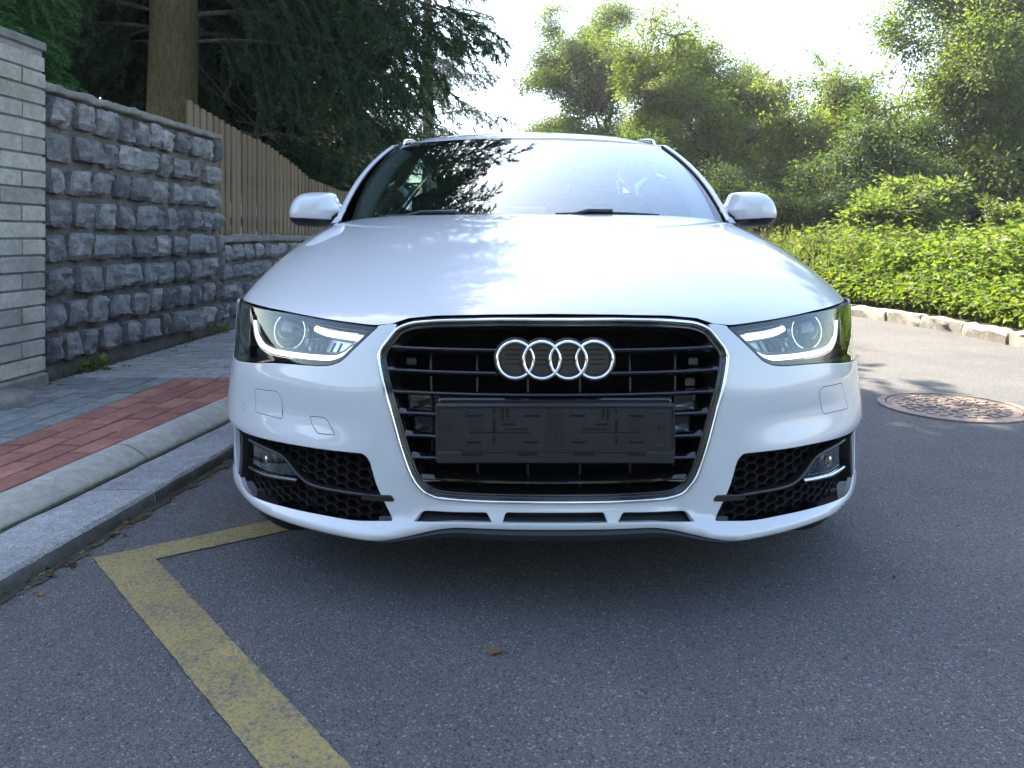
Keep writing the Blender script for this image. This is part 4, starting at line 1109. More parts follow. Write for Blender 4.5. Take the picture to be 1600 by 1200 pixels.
def pillar_line(sg):
    """outer edge of the screen, then the roof edge and the rear pillar"""
    pts = [ws(sg * 1.0, b).reshape(3) for b in np.linspace(-.03, .96, 20)]
    pts += [roof(sg * 1.0, b).reshape(3) for b in np.linspace(.05, .95, 18)]
    pts += [np.array((sg * .64, 3.55, 1.25)), np.array((sg * .70, 3.80, 1.12)), np.array((sg * .76, 4.05, .985))]
    return pts
for sg in (-1, 1):
    pts = pillar_line(sg); V = []; n = len(pts)
    for i, p in enumerate(pts):
        t = pts[min(i + 1, n - 1)] - pts[max(i - 1, 0)]; t = t / np.linalg.norm(t)
        o = np.array((sg, 0, .25)); o -= t * (o @ t); o /= np.linalg.norm(o); u = np.cross(t, o) * -sg
        if u[2] < 0: u = -u
        for k in range(9):
            a = math.pi * (k / 8) ; V.append(p + o * (.003 + .024 * math.sin(a) ** .8 * 1.0) + u * (.014 * math.cos(a)) - np.array((0, 0, .004)))
        V.append(p - u * .03 - o * .0)
    Fp = grid_faces(n, 10); Fp = [tuple(f) for f in Fp]
    me = mesh('roof_pillar', V, Fp, M['paint'], True); bm = bmesh.new(); bm.from_mesh(me); bmesh.ops.recalc_face_normals(bm, faces=bm.faces); bm.to_mesh(me); bm.free()
    for q in me.polygons: q.use_smooth = True
    link('roof_pillar', me, car)
    # side glass between the waist and the roof edge
    V = []
    ys = np.linspace(1.42, 3.92, 40); P = np.array(pts)
    for y in ys:
        top = np.array([np.interp(y, P[:, 1], P[:, 0]), y, np.interp(y, P[:, 1], P[:, 2])]); bz = belt(y); bt = np.array([sg * (side_x(np.array(y), np.array(bz)) - .006), y, bz])
        for k in np.linspace(0, 1, 6): V.append(bt + (top - bt) * k + np.array((sg * .03 * k * (1 - k), 0, 0)))
    F = [tuple(f) for f in grid_faces(40, 6)]
    link('side_window', mesh('side_window', V, F, M['side_glass'], True), car)
    for y0, y1, nm in ((2.44, 2.52, 'door_pillar'), (3.30, 3.36, 'window_divider'), (3.60, 3.95, 'rear_pillar')):
        vv = []
        for y in (y0, (y0 + y1) / 2, y1):
            yy = y - (.0 if nm != 'door_pillar' else 0); top = np.array([np.interp(y, P[:, 1], P[:, 0]), y, np.interp(y, P[:, 1], P[:, 2])]); bz = belt(y); bt = np.array([sg * (side_x(np.array(y), np.array(bz)) - .003), y, bz])
            for k in np.linspace(0, 1, 6): vv.append(bt + (top - bt) * k + np.array((sg * (.03 * k * (1 - k) + .003), 0, 0)))
        link(nm, mesh(nm, vv, grid_faces(3, 6), M['paint'] if nm == 'rear_pillar' else M['gloss_black'], True), car)
for sg in (-1, 1):
    r_ = [roof(np.array(sg * .985), np.array(b)).reshape(3) + np.array((sg * .004, 0, .006 + (.014 if .05 < b < .95 else -.012))) for b in np.linspace(.0, 1, 24)]
    mb = MB(); mb.tube(r_, [.008] + [.011] * 22 + [.008], 10); mb.build('roof_rail', M['satin'], car, True)
# rear screen, boot, tail
def rear_glass(a, b):
    s = np.abs(a); return np.stack([a * (.60 + .13 * b), 3.32 + .06 * s ** 2 + .66 * b, 1.335 - .03 * s ** 2.4 - .36 * b + .04 * b * (1 - b)], -1)
A, B = np.meshgrid(np.linspace(-1, 1, 21), np.linspace(0, 1, 12), indexing='ij'); link('rear_window', mesh('rear_window', rear_glass(A, B).reshape(-1, 3), grid_faces(21, 12), M['side_glass'], True), car)
def boot(a, b):
    s = np.abs(a); return np.stack([a * (.75 + .03 * np.minimum(b, 1)), 3.96 + .62 * np.minimum(b, 1) + .06 * np.clip(b - 1, 0, 1) - .05 * s ** 2 * np.minimum(b, 1), .985 - .02 * s ** 4 + .005 * np.minimum(b, 1) - .65 * np.clip(b - 1, 0, 1)], -1)
A, B = np.meshgrid(np.linspace(-1, 1, 21), np.linspace(0, 2, 15), indexing='ij'); link('boot_lid', mesh('boot_lid', boot(A, B).reshape(-1, 3), grid_faces(21, 15), M['paint'], True), car)
mb = MB(); mb.box((0, 4.56, .42), (1.56, .16, .36), None, .05); mb.build('rear_bumper', M['paint'], car, auto=40)

# ---- door mirrors
def door_mirror(sg):
    m = thing('door_mirror', None, None); m.parent = car
    ol = [(.800, .962), (.822, .990), (.836, 1.022), (.848, 1.034), (.90, 1.037), (.958, 1.033), (.990, 1.018), (1.010, .990), (1.020, .958), (1.021, .930), (1.010, .906), (.985, .892), (.92, .888), (.860, .892), (.832, .910), (.815, .938)]
    ol = np.array(rounded(ol, .022, 4)); c = np.array((.925, .962)); n = len(ol); V = []; ks = np.linspace(0, math.pi / 2 * .985, 12)
    rings = [(1.0, 1.575), (1.0, 1.545)] + [(math.cos(k) ** .62, 1.535 - .105 * math.sin(k)) for k in ks]
    for sc, y in rings: V += [(sg * (c[0] + (p[0] - c[0]) * sc), y, c[1] + (p[1] - c[1]) * sc + (1.535 - y) * -.02) for p in ol]
    V.append((sg * c[0], 1.535 - .1055, c[1])); F = []; top = []; low = []
    split = lambda v: .927 + (abs(v[0]) - .92) * .06
    for k in range(len(rings) - 1):
        for i in range(n):
            q = (k * n + i, k * n + (i + 1) % n, (k + 1) * n + (i + 1) % n, (k + 1) * n + i); q = q if sg < 0 else q[::-1]
            zc = np.mean([V[j] for j in q], 0); (top if zc[2] > split(zc) else low).append(q)
    L = (len(rings) - 1) * n
    for i in range(n):
        q = (L + i, L + (i + 1) % n, len(V) - 1); top.append(q if sg < 0 else q[::-1])
    def part(name, fs, mat):
        used = sorted({i for f in fs for i in f}); mp = {j: i for i, j in enumerate(used)}
        return link(name, mesh(name, [V[j] for j in used], [tuple(mp[i] for i in f) for f in fs], mat, True), m)
    # a horizontal cut made on the mesh itself keeps the joint straight
    me = mesh('shell', V, top + low, M['paint'], True)
    for nm, keep, mat in (('housing', 1, M['paint']), ('lower_housing', -1, M['black_plastic'])):
        bm = bmesh.new(); bm.from_mesh(me)
        bmesh.ops.bisect_plane(bm, geom=bm.verts[:] + bm.edges[:] + bm.faces[:], plane_co=(sg * .925, 0, .923 - keep * .0008), plane_no=(-.05 * sg, 0, 1), clear_inner=keep > 0, clear_outer=keep < 0)
        bmesh.ops.recalc_face_normals(bm, faces=bm.faces)
        m2 = bpy.data.meshes.new(nm); bm.to_mesh(m2); bm.free(); m2.materials.clear(); m2.materials.append(mat)
        for p in m2.polygons: p.use_smooth = True
        link(nm, m2, m)
    bpy.data.meshes.remove(me)
    mb = MB(); mb.add([(sg * (c[0] + (p[0] - c[0]) * .9), 1.57, c[1] + (p[1] - c[1]) * .9) for p in ol], [tuple(range(n))]); mb.build('mirror_glass', M['mirror'], m)
    bead_pts = [(sg * .83, 1.50, .915), (sg * .80, 1.50, .925), (sg * .775, 1.515, .930)]
    mb = MB(); mb.tube(bead_pts, [.030, .024, .026], 10); o = mb.build('mirror_arm', M['black_plastic'], m, True)
    mb = MB(); mb.tube([(sg * .84, 1.50, .955), (sg * .80, 1.50, .952), (sg * .785, 1.51, .95)], [.012, .010, .010], 8); mb.build('mirror_arm_cover', M['paint'], m, True)
door_mirror(1); door_mirror(-1)

# ---- wipers and cowl
V = []
for a in np.linspace(-1, 1, 40):
    p = ws(a * .97, -.02).reshape(3); V += [p + np.array((0, .03, .0)), p + np.array((0, -.03, -.012)), p + np.array((0, -.10, -.035))]
link('cowl', mesh('cowl', V, grid_faces(40, 3), M['matt_black'], True), car)
for a0, a1, b0, b1 in ((-.78, -.05, .035, .012), (.10, .62, .03, .035)):
    w = thing('wiper', None, None); w.parent = car
    q = [ws(a0 + (a1 - a0) * t, b0 + (b1 - b0) * t + .012 * math.sin(t * math.pi)).reshape(3) + ws_n(np.array(a0), np.array(.02)).reshape(3) * .016 for t in np.linspace(0, 1, 14)]
    mb = MB(); mb.tube(q, .0075, 6); mb.build('wiper_blade', M['black_plastic'], w, True)
    q2 = [q[7] + np.array((0, -.005, .010)), q[4] + np.array((0, -.02, .010)), ws(a0 - .05, -.03).reshape(3) + np.array((0, -.02, .01))]
    mb = MB(); mb.tube(q2, .009, 8); mb.build('wiper_arm', M['black_plastic'], w, True)

# ---- wheels
def wheel(x, y, sg):
    w = thing('wheel', None, None, (x, y, .32)); w.parent = car
    Mx = Matrix.Rotation(math.radians(90) * sg, 4, 'Y')
    mb = MB(); mb.lathe([(.225, -.105), (.29, -.118), (.312, -.108), (.320, -.085), (.322, 0), (.320, .085), (.312, .108), (.29, .118), (.225, .105)], 56, Mx); mb.build('tyre', M['rubber'], w, True)
    mb = MB(); mb.lathe([(.228, -.10), (.21, -.09), (.205, .06), (.224, .095), (.230, .104), (.222, .106)], 56, Mx); mb.build('rim', M['rim'], w, True)
    for k in range(5):
        R = Mx @ Matrix.Rotation(k * math.tau / 5, 4, 'Z')
        for da in (-.12, .12):
            mb = MB(); pts = [R @ Vector((.045 * math.cos(da), .045 * math.sin(da) * 2, .07)), R @ Vector((.13 * math.cos(da), .13 * math.sin(da) * 1.1, .085)), R @ Vector((.215 * math.cos(da * 1.5), .215 * math.sin(da * 1.5), .09))]
            mb.tube(pts, [.018, .014, .016], 8); mb.build('spoke', M['rim'], w, True)
    mb = MB(); mb.lathe([(.06, .05), (.06, .08), (.045, .09), (.0001, .09)], 24, Mx); mb.build('hub', M['rim'], w, auto=30)
    mb = MB(); mb.lathe([(.16, .0), (.16, .03), (.0001, .03)], 32, Mx); mb.build('brake_disc', M['satin'], w, auto=30)
for y in (WC[0][0], WC[1][0]):
    for sg in (-1, 1): wheel(sg * .775, y, sg)
# underbody and wheel housings
mb = MB(); mb.box((0, 2.35, .20), (1.20, 4.3, .02)); mb.box((0, 2.25, .20), (1.62, 2.0, .025)); mb.box((0, .36, .21), (.8, .40, .02))
mb.build('underbody', M['matt_black'], car)
mb = MB(); mb.box((0, .78, .42), (1.10, 1.1, .40)); mb.build('engine_bay', M['dark_void'], car)
for y in (WC[0][0], WC[1][0]):
    for sg in (-1, 1):
        pts = arch((y, .325), math.pi + .3, -.3, 16); mb = MB()
        k = len(pts); mb.add([(sg * .60, a, b) for a, b in pts] + [(sg * .895, a, b) for a, b in pts], [(i, i + 1, k + i + 1, k + i) for i in range(k - 1)] + [tuple(range(k))]); mb.build('wheel_housing', M['matt_black'], car)

# ---- cabin
cb = thing('cabin', None, None); cb.parent = car
def dash(a, b):
    return np.stack([a * .72, 1.33 + .15 * np.abs(a) ** 2 + .36 * b, .895 + .035 * np.sin(b * math.pi * .75) - .05 * b - .015 * np.abs(a) ** 3], -1)
A, B = np.meshgrid(np.linspace(-1, 1, 25), np.linspace(0, 1, 8), indexing='ij'); link('dashboard', mesh('dashboard', dash(A, B).reshape(-1, 3), grid_faces(25, 8), M['trim_int'], True), cb)
mb = MB(); mb.box((0, 1.70, .66), (1.44, .10, .40), None, .03); mb.box((0, 2.6, .30), (1.5, 2.2, .04)); mb.box((0, 2.1, .45), (.22, 1.0, .30), None, .03); mb.build('console', M['trim_int'], cb, auto=40)
def seat(x, y, w):
    s = MB(); R = Matrix.Rotation(math.radians(-18), 3, 'X')
    s.box((x, y, .50), (w, .50, .16), None, .05); s.box((x, y + .33, .80), (w, .14, .60), R, .05); o = s.build('seat', M['seat'], cb, auto=60)
    s = MB(); s.box((x, y + .45, 1.155), (.26, .10, .17), R, .045); s.build('headrest', M['seat'], cb, auto=60)
    s = MB(); s.tube([(x - .05, y + .43, 1.02), (x - .05, y + .45, 1.12)], .006); s.tube([(x + .05, y + .43, 1.02), (x + .05, y + .45, 1.12)], .006); s.build('headrest_post', M['chrome'], cb, True)
seat(-.37, 2.15, .52); seat(.37, 2.15, .52)
s = MB(); s.box((0, 3.05, .50), (1.30, .5, .16), None, .05); s.box((0, 3.38, .78), (1.30, .14, .56), Matrix.Rotation(math.radians(-20), 3, 'X'), .05); s.build('rear_seat', M['seat'], cb, auto=60)
for x in (-.38, .38):
    s = MB(); s.box((x, 3.47, 1.09), (.26, .09, .14), Matrix.Rotation(math.radians(-18), 3, 'X'), .04); s.build('headrest', M['seat'], cb, auto=60)
mb = MB(); mb.lathe([(.185 + .016 * math.cos(a), .016 * math.sin(a)) for a in np.linspace(0, math.tau, 9)[:-1]], 40, Matrix.Translation((.37, 1.86, .84)) @ Matrix.Rotation(math.radians(66), 4, 'X'), True)
mb.box((.37, 1.86, .83), (.34, .03, .10), Matrix.Rotation(math.radians(-24), 3, 'X'), .012); mb.build('steering_wheel', M['seat'], cb, True)
mb = MB(); mb.box((-.02, 2.09, 1.245), (.22, .03, .06), None, .013); mb.box((-.02, 2.085, 1.29), (.07, .06, .05), None, .015); mb.build('rear_view_mirror', M['black_plastic'], cb, auto=40)
hl_ = []
for a in np.linspace(-1, 1, 21):
    for b in np.linspace(0.02, 1, 12): hl_.append(roof(np.array(a * .97), np.array(b)).reshape(3) - np.array((0, 0, .028)))
link('headlining', mesh('headlining', hl_, [tuple(f[::-1]) for f in grid_faces(21, 12)], M['headliner'], True), cb)
for sg in (-1, 1):
    mb = MB(); mb.box((sg * .80, 2.5, .70), (.05, 2.2, .44), None, .02); mb.build('door_card', M['trim_int'], cb, auto=40)
    pts = pillar_line(sg)[:22]; V = []
    for p in pts: V += [p + np.array((-sg * .014, .014, -.006)), p + np.array((-sg * .10, .05, -.014)), p + np.array((-sg * .09, .13, -.02))]
    for y in (2.46, 3.62):
        P_ = np.array(pillar_line(sg)); tx = abs(np.interp(y, P_[:, 1], P_[:, 0])); tz = np.interp(y, P_[:, 1], P_[:, 2]); vv = []
        for t in np.linspace(0, 1, 7):
            x = .83 + (tx - .03 - .83) * t ** 1.3; z = .90 + (tz - .93) * t; vv += [(sg * x, y - .06, z), (sg * (x - .035), y - .03, z), (sg * (x - .035), y + .05, z), (sg * x, y + .08, z)]
        link('pillar_lining', mesh('pillar_lining', vv, grid_faces(7, 4), M['headliner'], True), cb)
    link('pillar_lining', mesh('pillar_lining', V, grid_faces(len(pts), 3), M['headliner'], True), cb)
# ================================================================== PLANTS
def leaf_cards(C, D, L, Wd, rg, fold=.25, curl=.15):
    """leaves as folded four-triangle blades: centres C, growth directions D"""
    n = len(C); D = D / (np.linalg.norm(D, axis=1)[:, None] + 1e-9)
    up = rg.normal(size=(n, 3)) * .6 + np.array((0, 0, 1.0)); S = np.cross(D, up); S /= np.linalg.norm(S, axis=1)[:, None] + 1e-9
    N = np.cross(S, D); L = L[:, None]; Wd = Wd[:, None]
    base = C; tip = C + D * L - N * L * curl; mid = C + D * L * .45 - N * Wd * fold * .5
    le = mid + S * Wd * .5 + N * Wd * fold; ri = mid - S * Wd * .5 + N * Wd * fold
    V = np.stack([base, le, tip, ri, mid], 1).reshape(-1, 3); o = (np.arange(n) * 5)[:, None]
    F = np.concatenate([o + [0, 4, 1], o + [1, 4, 2], o + [0, 3, 4], o + [3, 2, 4]], 1).reshape(-1, 3)
    return V, F
def tube_arrays(pts, rad, n=6):
    mb = MB(); mb.tube(pts, rad, n, False); return np.array([tuple(v) for v in mb.v]), np.array(mb.f)

def bough_mesh(name, seed, nleaf, R, L, mat, flat=.75, twigs=9, bark='bark2'):
    """one leafy bough: forked twigs with leaves gathered along them"""
    rg = np.random.default_rng(seed); tv = []; tf = []; o = 0; C = []; D = []
    for k in range(twigs):
        d = rg.normal(size=3); d[2] = d[2] * .6 + .25; d /= np.linalg.norm(d); ln = R * rg.uniform(.6, 1.05)
        pts = [np.zeros(3)]
        for i in range(5): pts.append(pts[-1] + d * ln / 5 + rg.normal(0, .05 * R, 3) + np.array((0, 0, -.015 * R * i)))
        v, f = tube_arrays(pts, [.016 * R * (1 - i / 6) + .002 for i in range(6)], 4); tv.append(v); tf.append(f + o); o += len(v)
        m = nleaf // twigs; t = rg.uniform(.25, 1.05, m) * 5; i0 = np.clip(t.astype(int), 0, 4); P = np.array(pts)
        c = P[i0] + (P[i0 + 1] - P[i0]) * (t - i0)[:, None]; off = rg.normal(0, .20 * R, (m, 3)) * np.array((1, 1, flat)); C.append(c + off)
        D.append(d * .6 + off / (.15 * R) * .6 + np.array((0, 0, -.35)) + rg.normal(0, .3, (m, 3)))
    C = np.concatenate(C); D = np.concatenate(D); n = len(C); l = L * rg.uniform(.6, 1.25, n)
    V, F = leaf_cards(C, D, l, l * rg.uniform(.45, .7, n), rg)
    TV = np.concatenate(tv); TF = np.concatenate(tf); TF3 = np.concatenate([TF[:, [0, 1, 2]], TF[:, [0, 2, 3]]])
    return fast_mesh(name, np.concatenate([TV, V]), np.concatenate([TF3, F + len(TV)]), [M[bark], mat], False, np.concatenate([np.zeros(len(TF3)), np.ones(len(F))]))
def limb(mb, a, b, r0, r1, rg, wob=.06, n=6):
    a = np.array(a, float); b = np.array(b, float); L = np.linalg.norm(b - a); pts = []
    for i in range(n + 1):
        t = i / n; pts.append(a + (b - a) * t + (rg.normal(0, wob * L / n, 3) if 0 < i < n else 0) + np.array((0, 0, -.06 * L * math.sin(t * math.pi))))
    mb.tube(pts, [r0 + (r1 - r0) * i / n for i in range(n + 1)], 8, False); return pts
def leafy_tree(name, label, x, y, top, lobes, meshes, nb, tr, seed, cat='tree', group=None, z0=.1, gap=.0, bscale=(.55, 1.0), bark='bark2'):
    """lobes: (dx, dy, z, rx, rz) ellipsoids that boughs fill, denser to the outside"""
    rg = np.random.default_rng(seed); t = thing(name, label, cat, (x, y, z0), group); mb = MB()
    main = limb(mb, (0, 0, -.2), (rg.normal(0, .2), rg.normal(0, .2), top * .55), tr, tr * .55, rg, .05, 8)
    for (dx, dy, z, rx, rz) in lobes:
        k = rg.integers(4, 8); limb(mb, main[k], (dx, dy, z - z0), tr * .5, tr * .12, rg, .12)
        for q in range(3):
            e = np.array((dx, dy, z - z0)) + rg.normal(0, .5, 3) * np.array((rx, rx, rz)); limb(mb, (dx * .7, dy * .7, (z - z0) * .8), e, tr * .2, tr * .05, rg, .15)
    mb.build('trunk', M[bark], t, True)
    w = np.array([l[3] ** 2 * l[4] for l in lobes]) ** .75; w /= w.sum(); clumps = []
    for k in range(max(6, int(nb / 6.5))):                             # each lobe carries several uneven clumps
        l = lobes[rg.choice(len(lobes), p=w)]; d = rg.normal(size=3); d /= np.linalg.norm(d); r = rg.uniform(.3, 1) ** .45
        clumps.append((np.array((l[0], l[1], l[2] - z0)) + d * r * np.array((l[3], l[3], l[4])) * .88, rg.uniform(.22, .48) * min(l[3], 1.4)))
    for k in range(nb):
        c, rr = clumps[k % len(clumps)] if rg.uniform() < .9 else clumps[rg.integers(len(clumps))]
        p = c + rg.normal(0, .75, 3) * rr
        if p[2] < .2: p[2] = .2 + rg.uniform(0, .3)
        s = rg.uniform(*bscale); copy_name = link('foliage', meshes[rg.integers(len(meshes))], t, p); copy_name.rotation_euler = (rg.normal(0, .35), rg.normal(0, .35), rg.uniform(0, math.tau)); copy_name.scale = (s, s, s * rg.uniform(.75, 1.05))
    return t
BA = [bough_mesh('foliage', 100 + k, 1150, .85, .085, M['leaf_a']) for k in range(3)]
BB = [bough_mesh('foliage', 110 + k, 1150, .85, .085, M['leaf_b']) for k in range(3)]
BC = [bough_mesh('foliage', 120 + k, 1150, .80, .085, M['leaf_c']) for k in range(3)]
BS = [bough_mesh('foliage', 130 + k, 520, .85, .085, M['leaf_b']) for k in range(2)]           # thin, see-through
BD = [bough_mesh('foliage', 140 + k, 620, .38, .085, M['leaf_b'], twigs=11) for k in range(2)]    # shrub
GT = 'broadleaf trees beyond the road'
leafy_tree('broadleaf_tree', 'mid green broadleaf tree with rounded crown rising just right of the car roof', 3.0, 23.5, 8.0, [(-.6, 0, 5.9, 1.5, 1.4), (.5, .2, 7.0, 1.1, 1.0), (-1.0, 0, 4.2, 1.0, .9), (.8, 0, 4.6, 1.2, 1.3)], BB, 110, .16, 1, group=GT)
leafy_tree('broadleaf_tree', 'large yellow green broadleaf tree with wide crown behind the right door mirror', 4.8, 19.0, 6.6, [(-.8, 0, 4.6, 1.5, 1.5), (.7, .3, 4.7, 1.3, 1.3), (-1.9, -.2, 3.6, 1.0, .8), (1.6, 0, 3.6, 1.1, 1.0), (0, 0, 2.6, 1.9, 1.0), (.3, .2, 5.2, .8, .6)], BA, 150, .18, 2, group=GT)
leafy_tree('broadleaf_tree', 'dark leaved tree filling the gap behind the yellow green tree', 7.2, 22.5, 5.2, [(0, 0, 4.2, 1.3, 1.2), (1.5, .4, 3.2, 1.5, 1.2), (-1.4, 0, 3.0, 1.4, 1.0)], BC, 80, .16, 3, group=GT)
leafy_tree('slender_tree', 'short pointed tree at the low gap in the tree line', 8.55, 24, 5.4, [(0, 0, 4.9, .45, .9), (0, 0, 3.8, .8, .9), (.1, 0, 2.6, 1.0, .9)], BB, 46, .09, 4, group=GT, bscale=(.6, .8))
leafy_tree('broadleaf_tree', 'bushy light green tree between the low gap and the tall tree on the right', 8.2, 18.0, 5.0, [(-.2, 0, 3.8, 1.3, 1.0), (1.1, 0, 4.1, 1.2, 1.1), (-1.2, 0, 2.6, 1.3, .9), (.6, 0, 2.5, 1.6, .9)], BA, 92, .15, 5, group=GT)
leafy_tree('tall_tree', 'tall open crowned tree reaching out of the top right of the view', 8.9, 14.4, 8.0, [(-.7, 0, 5.2, 1.2, 1.1), (.8, .2, 5.9, 1.5, 1.3), (.2, 0, 4.0, 1.5, .9), (1.9, 0, 4.4, 1.3, 1.2), (-.2, .4, 6.7, 1.2, 1.0), (1.6, .3, 7.2, 1.4, 1.2), (1.5, -.2, 2.7, 1.4, .9)], BB, 112, .17, 6, group=GT)
leafy_tree('tall_tree', 'sunlit yellow leaved tree at the right edge of the view', 11.2, 15.5, 8.0, [(-.3, 0, 4.6, 1.2, 1.6), (.8, 0, 6.2, 1.5, 1.5), (-.2, 0, 2.8, 1.3, 1.0)], BA, 66, .17, 7, group=GT)
leafy_tree('thin_tree', 'thin pale foliage tree standing farthest off against the white sky over the roof', .55, 34, 6.6, [(-.3, 0, 5.0, 1.5, .9), (1.6, .3, 5.2, 1.2, 1.0), (-1.4, 0, 4.0, 1.0, .9), (1.0, 0, 3.6, 1.8, .8)], BS, 44, .12, 8, group=GT, bscale=(1.0, 1.5))
GS = 'bushes under the trees'
for i, (x, y, lo, ms, nb, lb) in enumerate((
    (2.2, 17.0, [(0, 0, 1.6, 1.6, 1.2), (1.6, .2, 1.8, 1.4, 1.3)], BC, 64, 'dark bush mass behind the right half of the car roof'),
    (5.6, 15.0, [(0, 0, 1.5, 1.5, 1.3), (-1.3, .3, 1.5, 1.1, 1.2)], BC, 70, 'dark shaded bush directly behind the right door mirror'),
    (7.6, 14.2, [(0, .2, 1.6, 1.4, 1.2)], BC, 52, 'dark shaded bush left of the round shrub'),
    (10.3, 13.2, [(0, 0, 1.9, 1.5, 1.3), (-1.2, 0, 1.6, 1.0, 1.1)], BB, 60, 'green bush under the tall tree at the right'))):
    leafy_tree('bush', lb, x, y, 2.0, lo, ms, nb, .06, 40 + i, 'bush', GS)
leafy_tree('round_shrub', 'round light green shrub standing above the roadside undergrowth', 6.15, 11.7, 1.3, [(0, 0, 1.15, .58, .50), (-.2, .1, 1.0, .5, .4), (.28, 0, .95, .5, .42)], BD, 62, .035, 60, 'shrub', None, .25, bscale=(.75, 1.1))
leafy_tree('roadside_bush', 'small leafy bush at the right edge behind the undergrowth', 8.3, 11.4, 1.1, [(0, 0, .9, .7, .45)], BD, 34, .03, 61, 'shrub', None, .25)

GM = 'unseen trees behind the viewer, added to darken the bumper'  # out of view, mirrored in the lamps, added to darken the bumper
for i, (x, y, lb) in enumerate(((-6.5, -10.5, 'wide unseen tree mirrored in the headlamp beside the pavement'), (-1.0, -13.0, 'wide unseen tree added to darken the middle of the bumper'), (5.0, -11.5, 'wide unseen tree mirrored in the headlamp beside the open road'))):
    leafy_tree('unseen_tree', lb, x, y, 7.5, [(0, 0, 5.0, 2.6, 2.0), (-1.6, .3, 3.2, 2.0, 1.4), (1.7, 0, 3.4, 2.0, 1.5), (.3, 0, 1.6, 2.6, 1.2)], BB, 105, .18, 80 + i, 'tree', GM, 0, bscale=(1.0, 1.6))
# undergrowth over the kerb: leaves on a humped bank
def bank(s_, d):
    """world points: s_ along the kerb, d behind it"""
    x = np.interp(s_, rs, RK[:, 0]); y = np.interp(s_, rs, RK[:, 1]); x2 = np.interp(s_ + .05, rs, RK[:, 0]); y2 = np.interp(s_ + .05, rs, RK[:, 1])
    tx, ty = x2 - x, y2 - y; l = np.hypot(tx, ty) + 1e-9; return x + ty / l * d, y - tx / l * d
rg = np.random.default_rng(5); n = 80000
s_ = rg.uniform(2.4, 9.6, n); d = .16 + 3.3 * rg.uniform(0, 1, n) ** 1.25
x, y = bank(s_, d)
lump = .5 + .5 * np.sin(x * 3.1 + 1.3 * np.sin(y * 2.3)) * np.sin(y * 2.7 + x); lump2 = .5 + .5 * np.sin(x * 7.3 + y * 5.1) * np.sin(y * 8.2 - x * 3)
top = .14 + (.58 * np.clip((d - .10) / .9, 0, 1) ** .7 + .07 * np.clip(d - .9, 0, 3)) * (.60 + .40 * lump + .20 * lump2)
z = .12 + (top - .10) * rg.uniform(.05, 1, n) ** .45
C = np.stack([x, y, z], 1); D = rg.normal(0, 1, (n, 3)) * np.array((1, 1, .5)) + np.array((-.5, -.35, -.05)); l = rg.uniform(.035, .085, n) * (1 - .25 * (d > 2))
V, F = leaf_cards(C, D, l, l * rg.uniform(.6, .9, n), rg, .18, .2)
prop(link('undergrowth', fast_mesh('undergrowth', V, F, M['hedge'])), kind='stuff')
# leafy stems rising out of it
n = 260; s_ = rg.uniform(2.6, 9.0, n); d = rg.uniform(.5, 3.2, n); x, y = bank(s_, d); Cs = []; Ds = []
for i in range(n):
    h = rg.uniform(.15, .38); b = np.array((x[i], y[i], .55 + .07 * d[i])); lean = rg.normal(0, .12, 2)
    for k in range(14):
        t = k / 14; Cs.append(b + np.array((lean[0] * t, lean[1] * t, h * t))); a = k * 2.4; Ds.append((math.cos(a), math.sin(a), .35))
Cs = np.array(Cs); Ds = np.array(Ds); l = rg.uniform(.05, .10, len(Cs)); V, F = leaf_cards(Cs, Ds, l, l * .65, rg)
prop(link('leafy_shoots', fast_mesh('leafy_shoots', V, F, M['hedge'])), kind='stuff')
# tall pale weeds at the bend
def blades(C, H, Wd, lean, mat, name, rg):
    n = len(C); a = rg.uniform(0, math.tau, n); dx = np.cos(a); dy = np.sin(a); l = lean * rg.uniform(.2, 1.2, n)
    S = np.stack([-dy, dx, 0 * dx], 1) * Wd[:, None] / 2; o = np.stack([dx, dy, 0 * dx], 1); V = []
    for t, w in ((0, 1), (.4, .85), (.75, .55), (1, .05)):
        p = C + o * (l * H * t * t)[:, None] + np.array((0, 0, 1)) * (H * (t - .25 * l * t * t))[:, None]; V += [p - S * w, p + S * w]
    V = np.stack(V, 1).reshape(-1, 3); b = (np.arange(n) * 8)[:, None]
    F = np.concatenate([b + [0, 1, 3, 2], b + [2, 3, 5, 4], b + [4, 5, 7, 6]], 1).reshape(-1, 4)
    return prop(link(name, fast_mesh(name, V, F, mat)), kind='stuff')
n = 5200; s_ = rg.uniform(7.6, 12.5, n); d = rg.uniform(.2, 2.6, n); x, y = bank(s_, d)
blades(np.stack([x, y, .12 + 0 * x], 1), rg.uniform(.35, 1.0, n) * np.clip(.55 + d * .35, 0, 1), rg.uniform(.008, .022, n), .45, M['weed'], 'tall_weeds', rg)
n = 4200; s_ = rg.uniform(7.4, 12.5, n); d = rg.uniform(.2, 2.5, n); x, y = bank(s_, d); zz = .12 + rg.uniform(.1, .9, n) * np.clip(.5 + d * .3, 0, 1)
l = rg.uniform(.03, .07, n); V, F = leaf_cards(np.stack([x, y, zz], 1), rg.normal(0, 1, (n, 3)) + np.array((0, 0, .6)), l, l * .4, rg)
prop(link('weed_leaves', fast_mesh('weed_leaves', V, F, M['weed'])), kind='stuff')
n = 5000; s_ = rg.uniform(1.5, 10, n); d = rg.uniform(.135, .34, n); x, y = bank(s_, d)
blades(np.stack([x, y, .10 + 0 * x], 1), rg.uniform(.03, .12, n), rg.uniform(.003, .007, n), .8, M['grass'], 'verge_grass', rg)
n = 900; s = rg.uniform(-.1, 5.5, n); P = np.array([tuple(along(a, abs(rg.normal(0, .025)) - .01, PZ - .005)) for a in s]); cl = np.sin(s * 5) + np.sin(s * 13) > .3
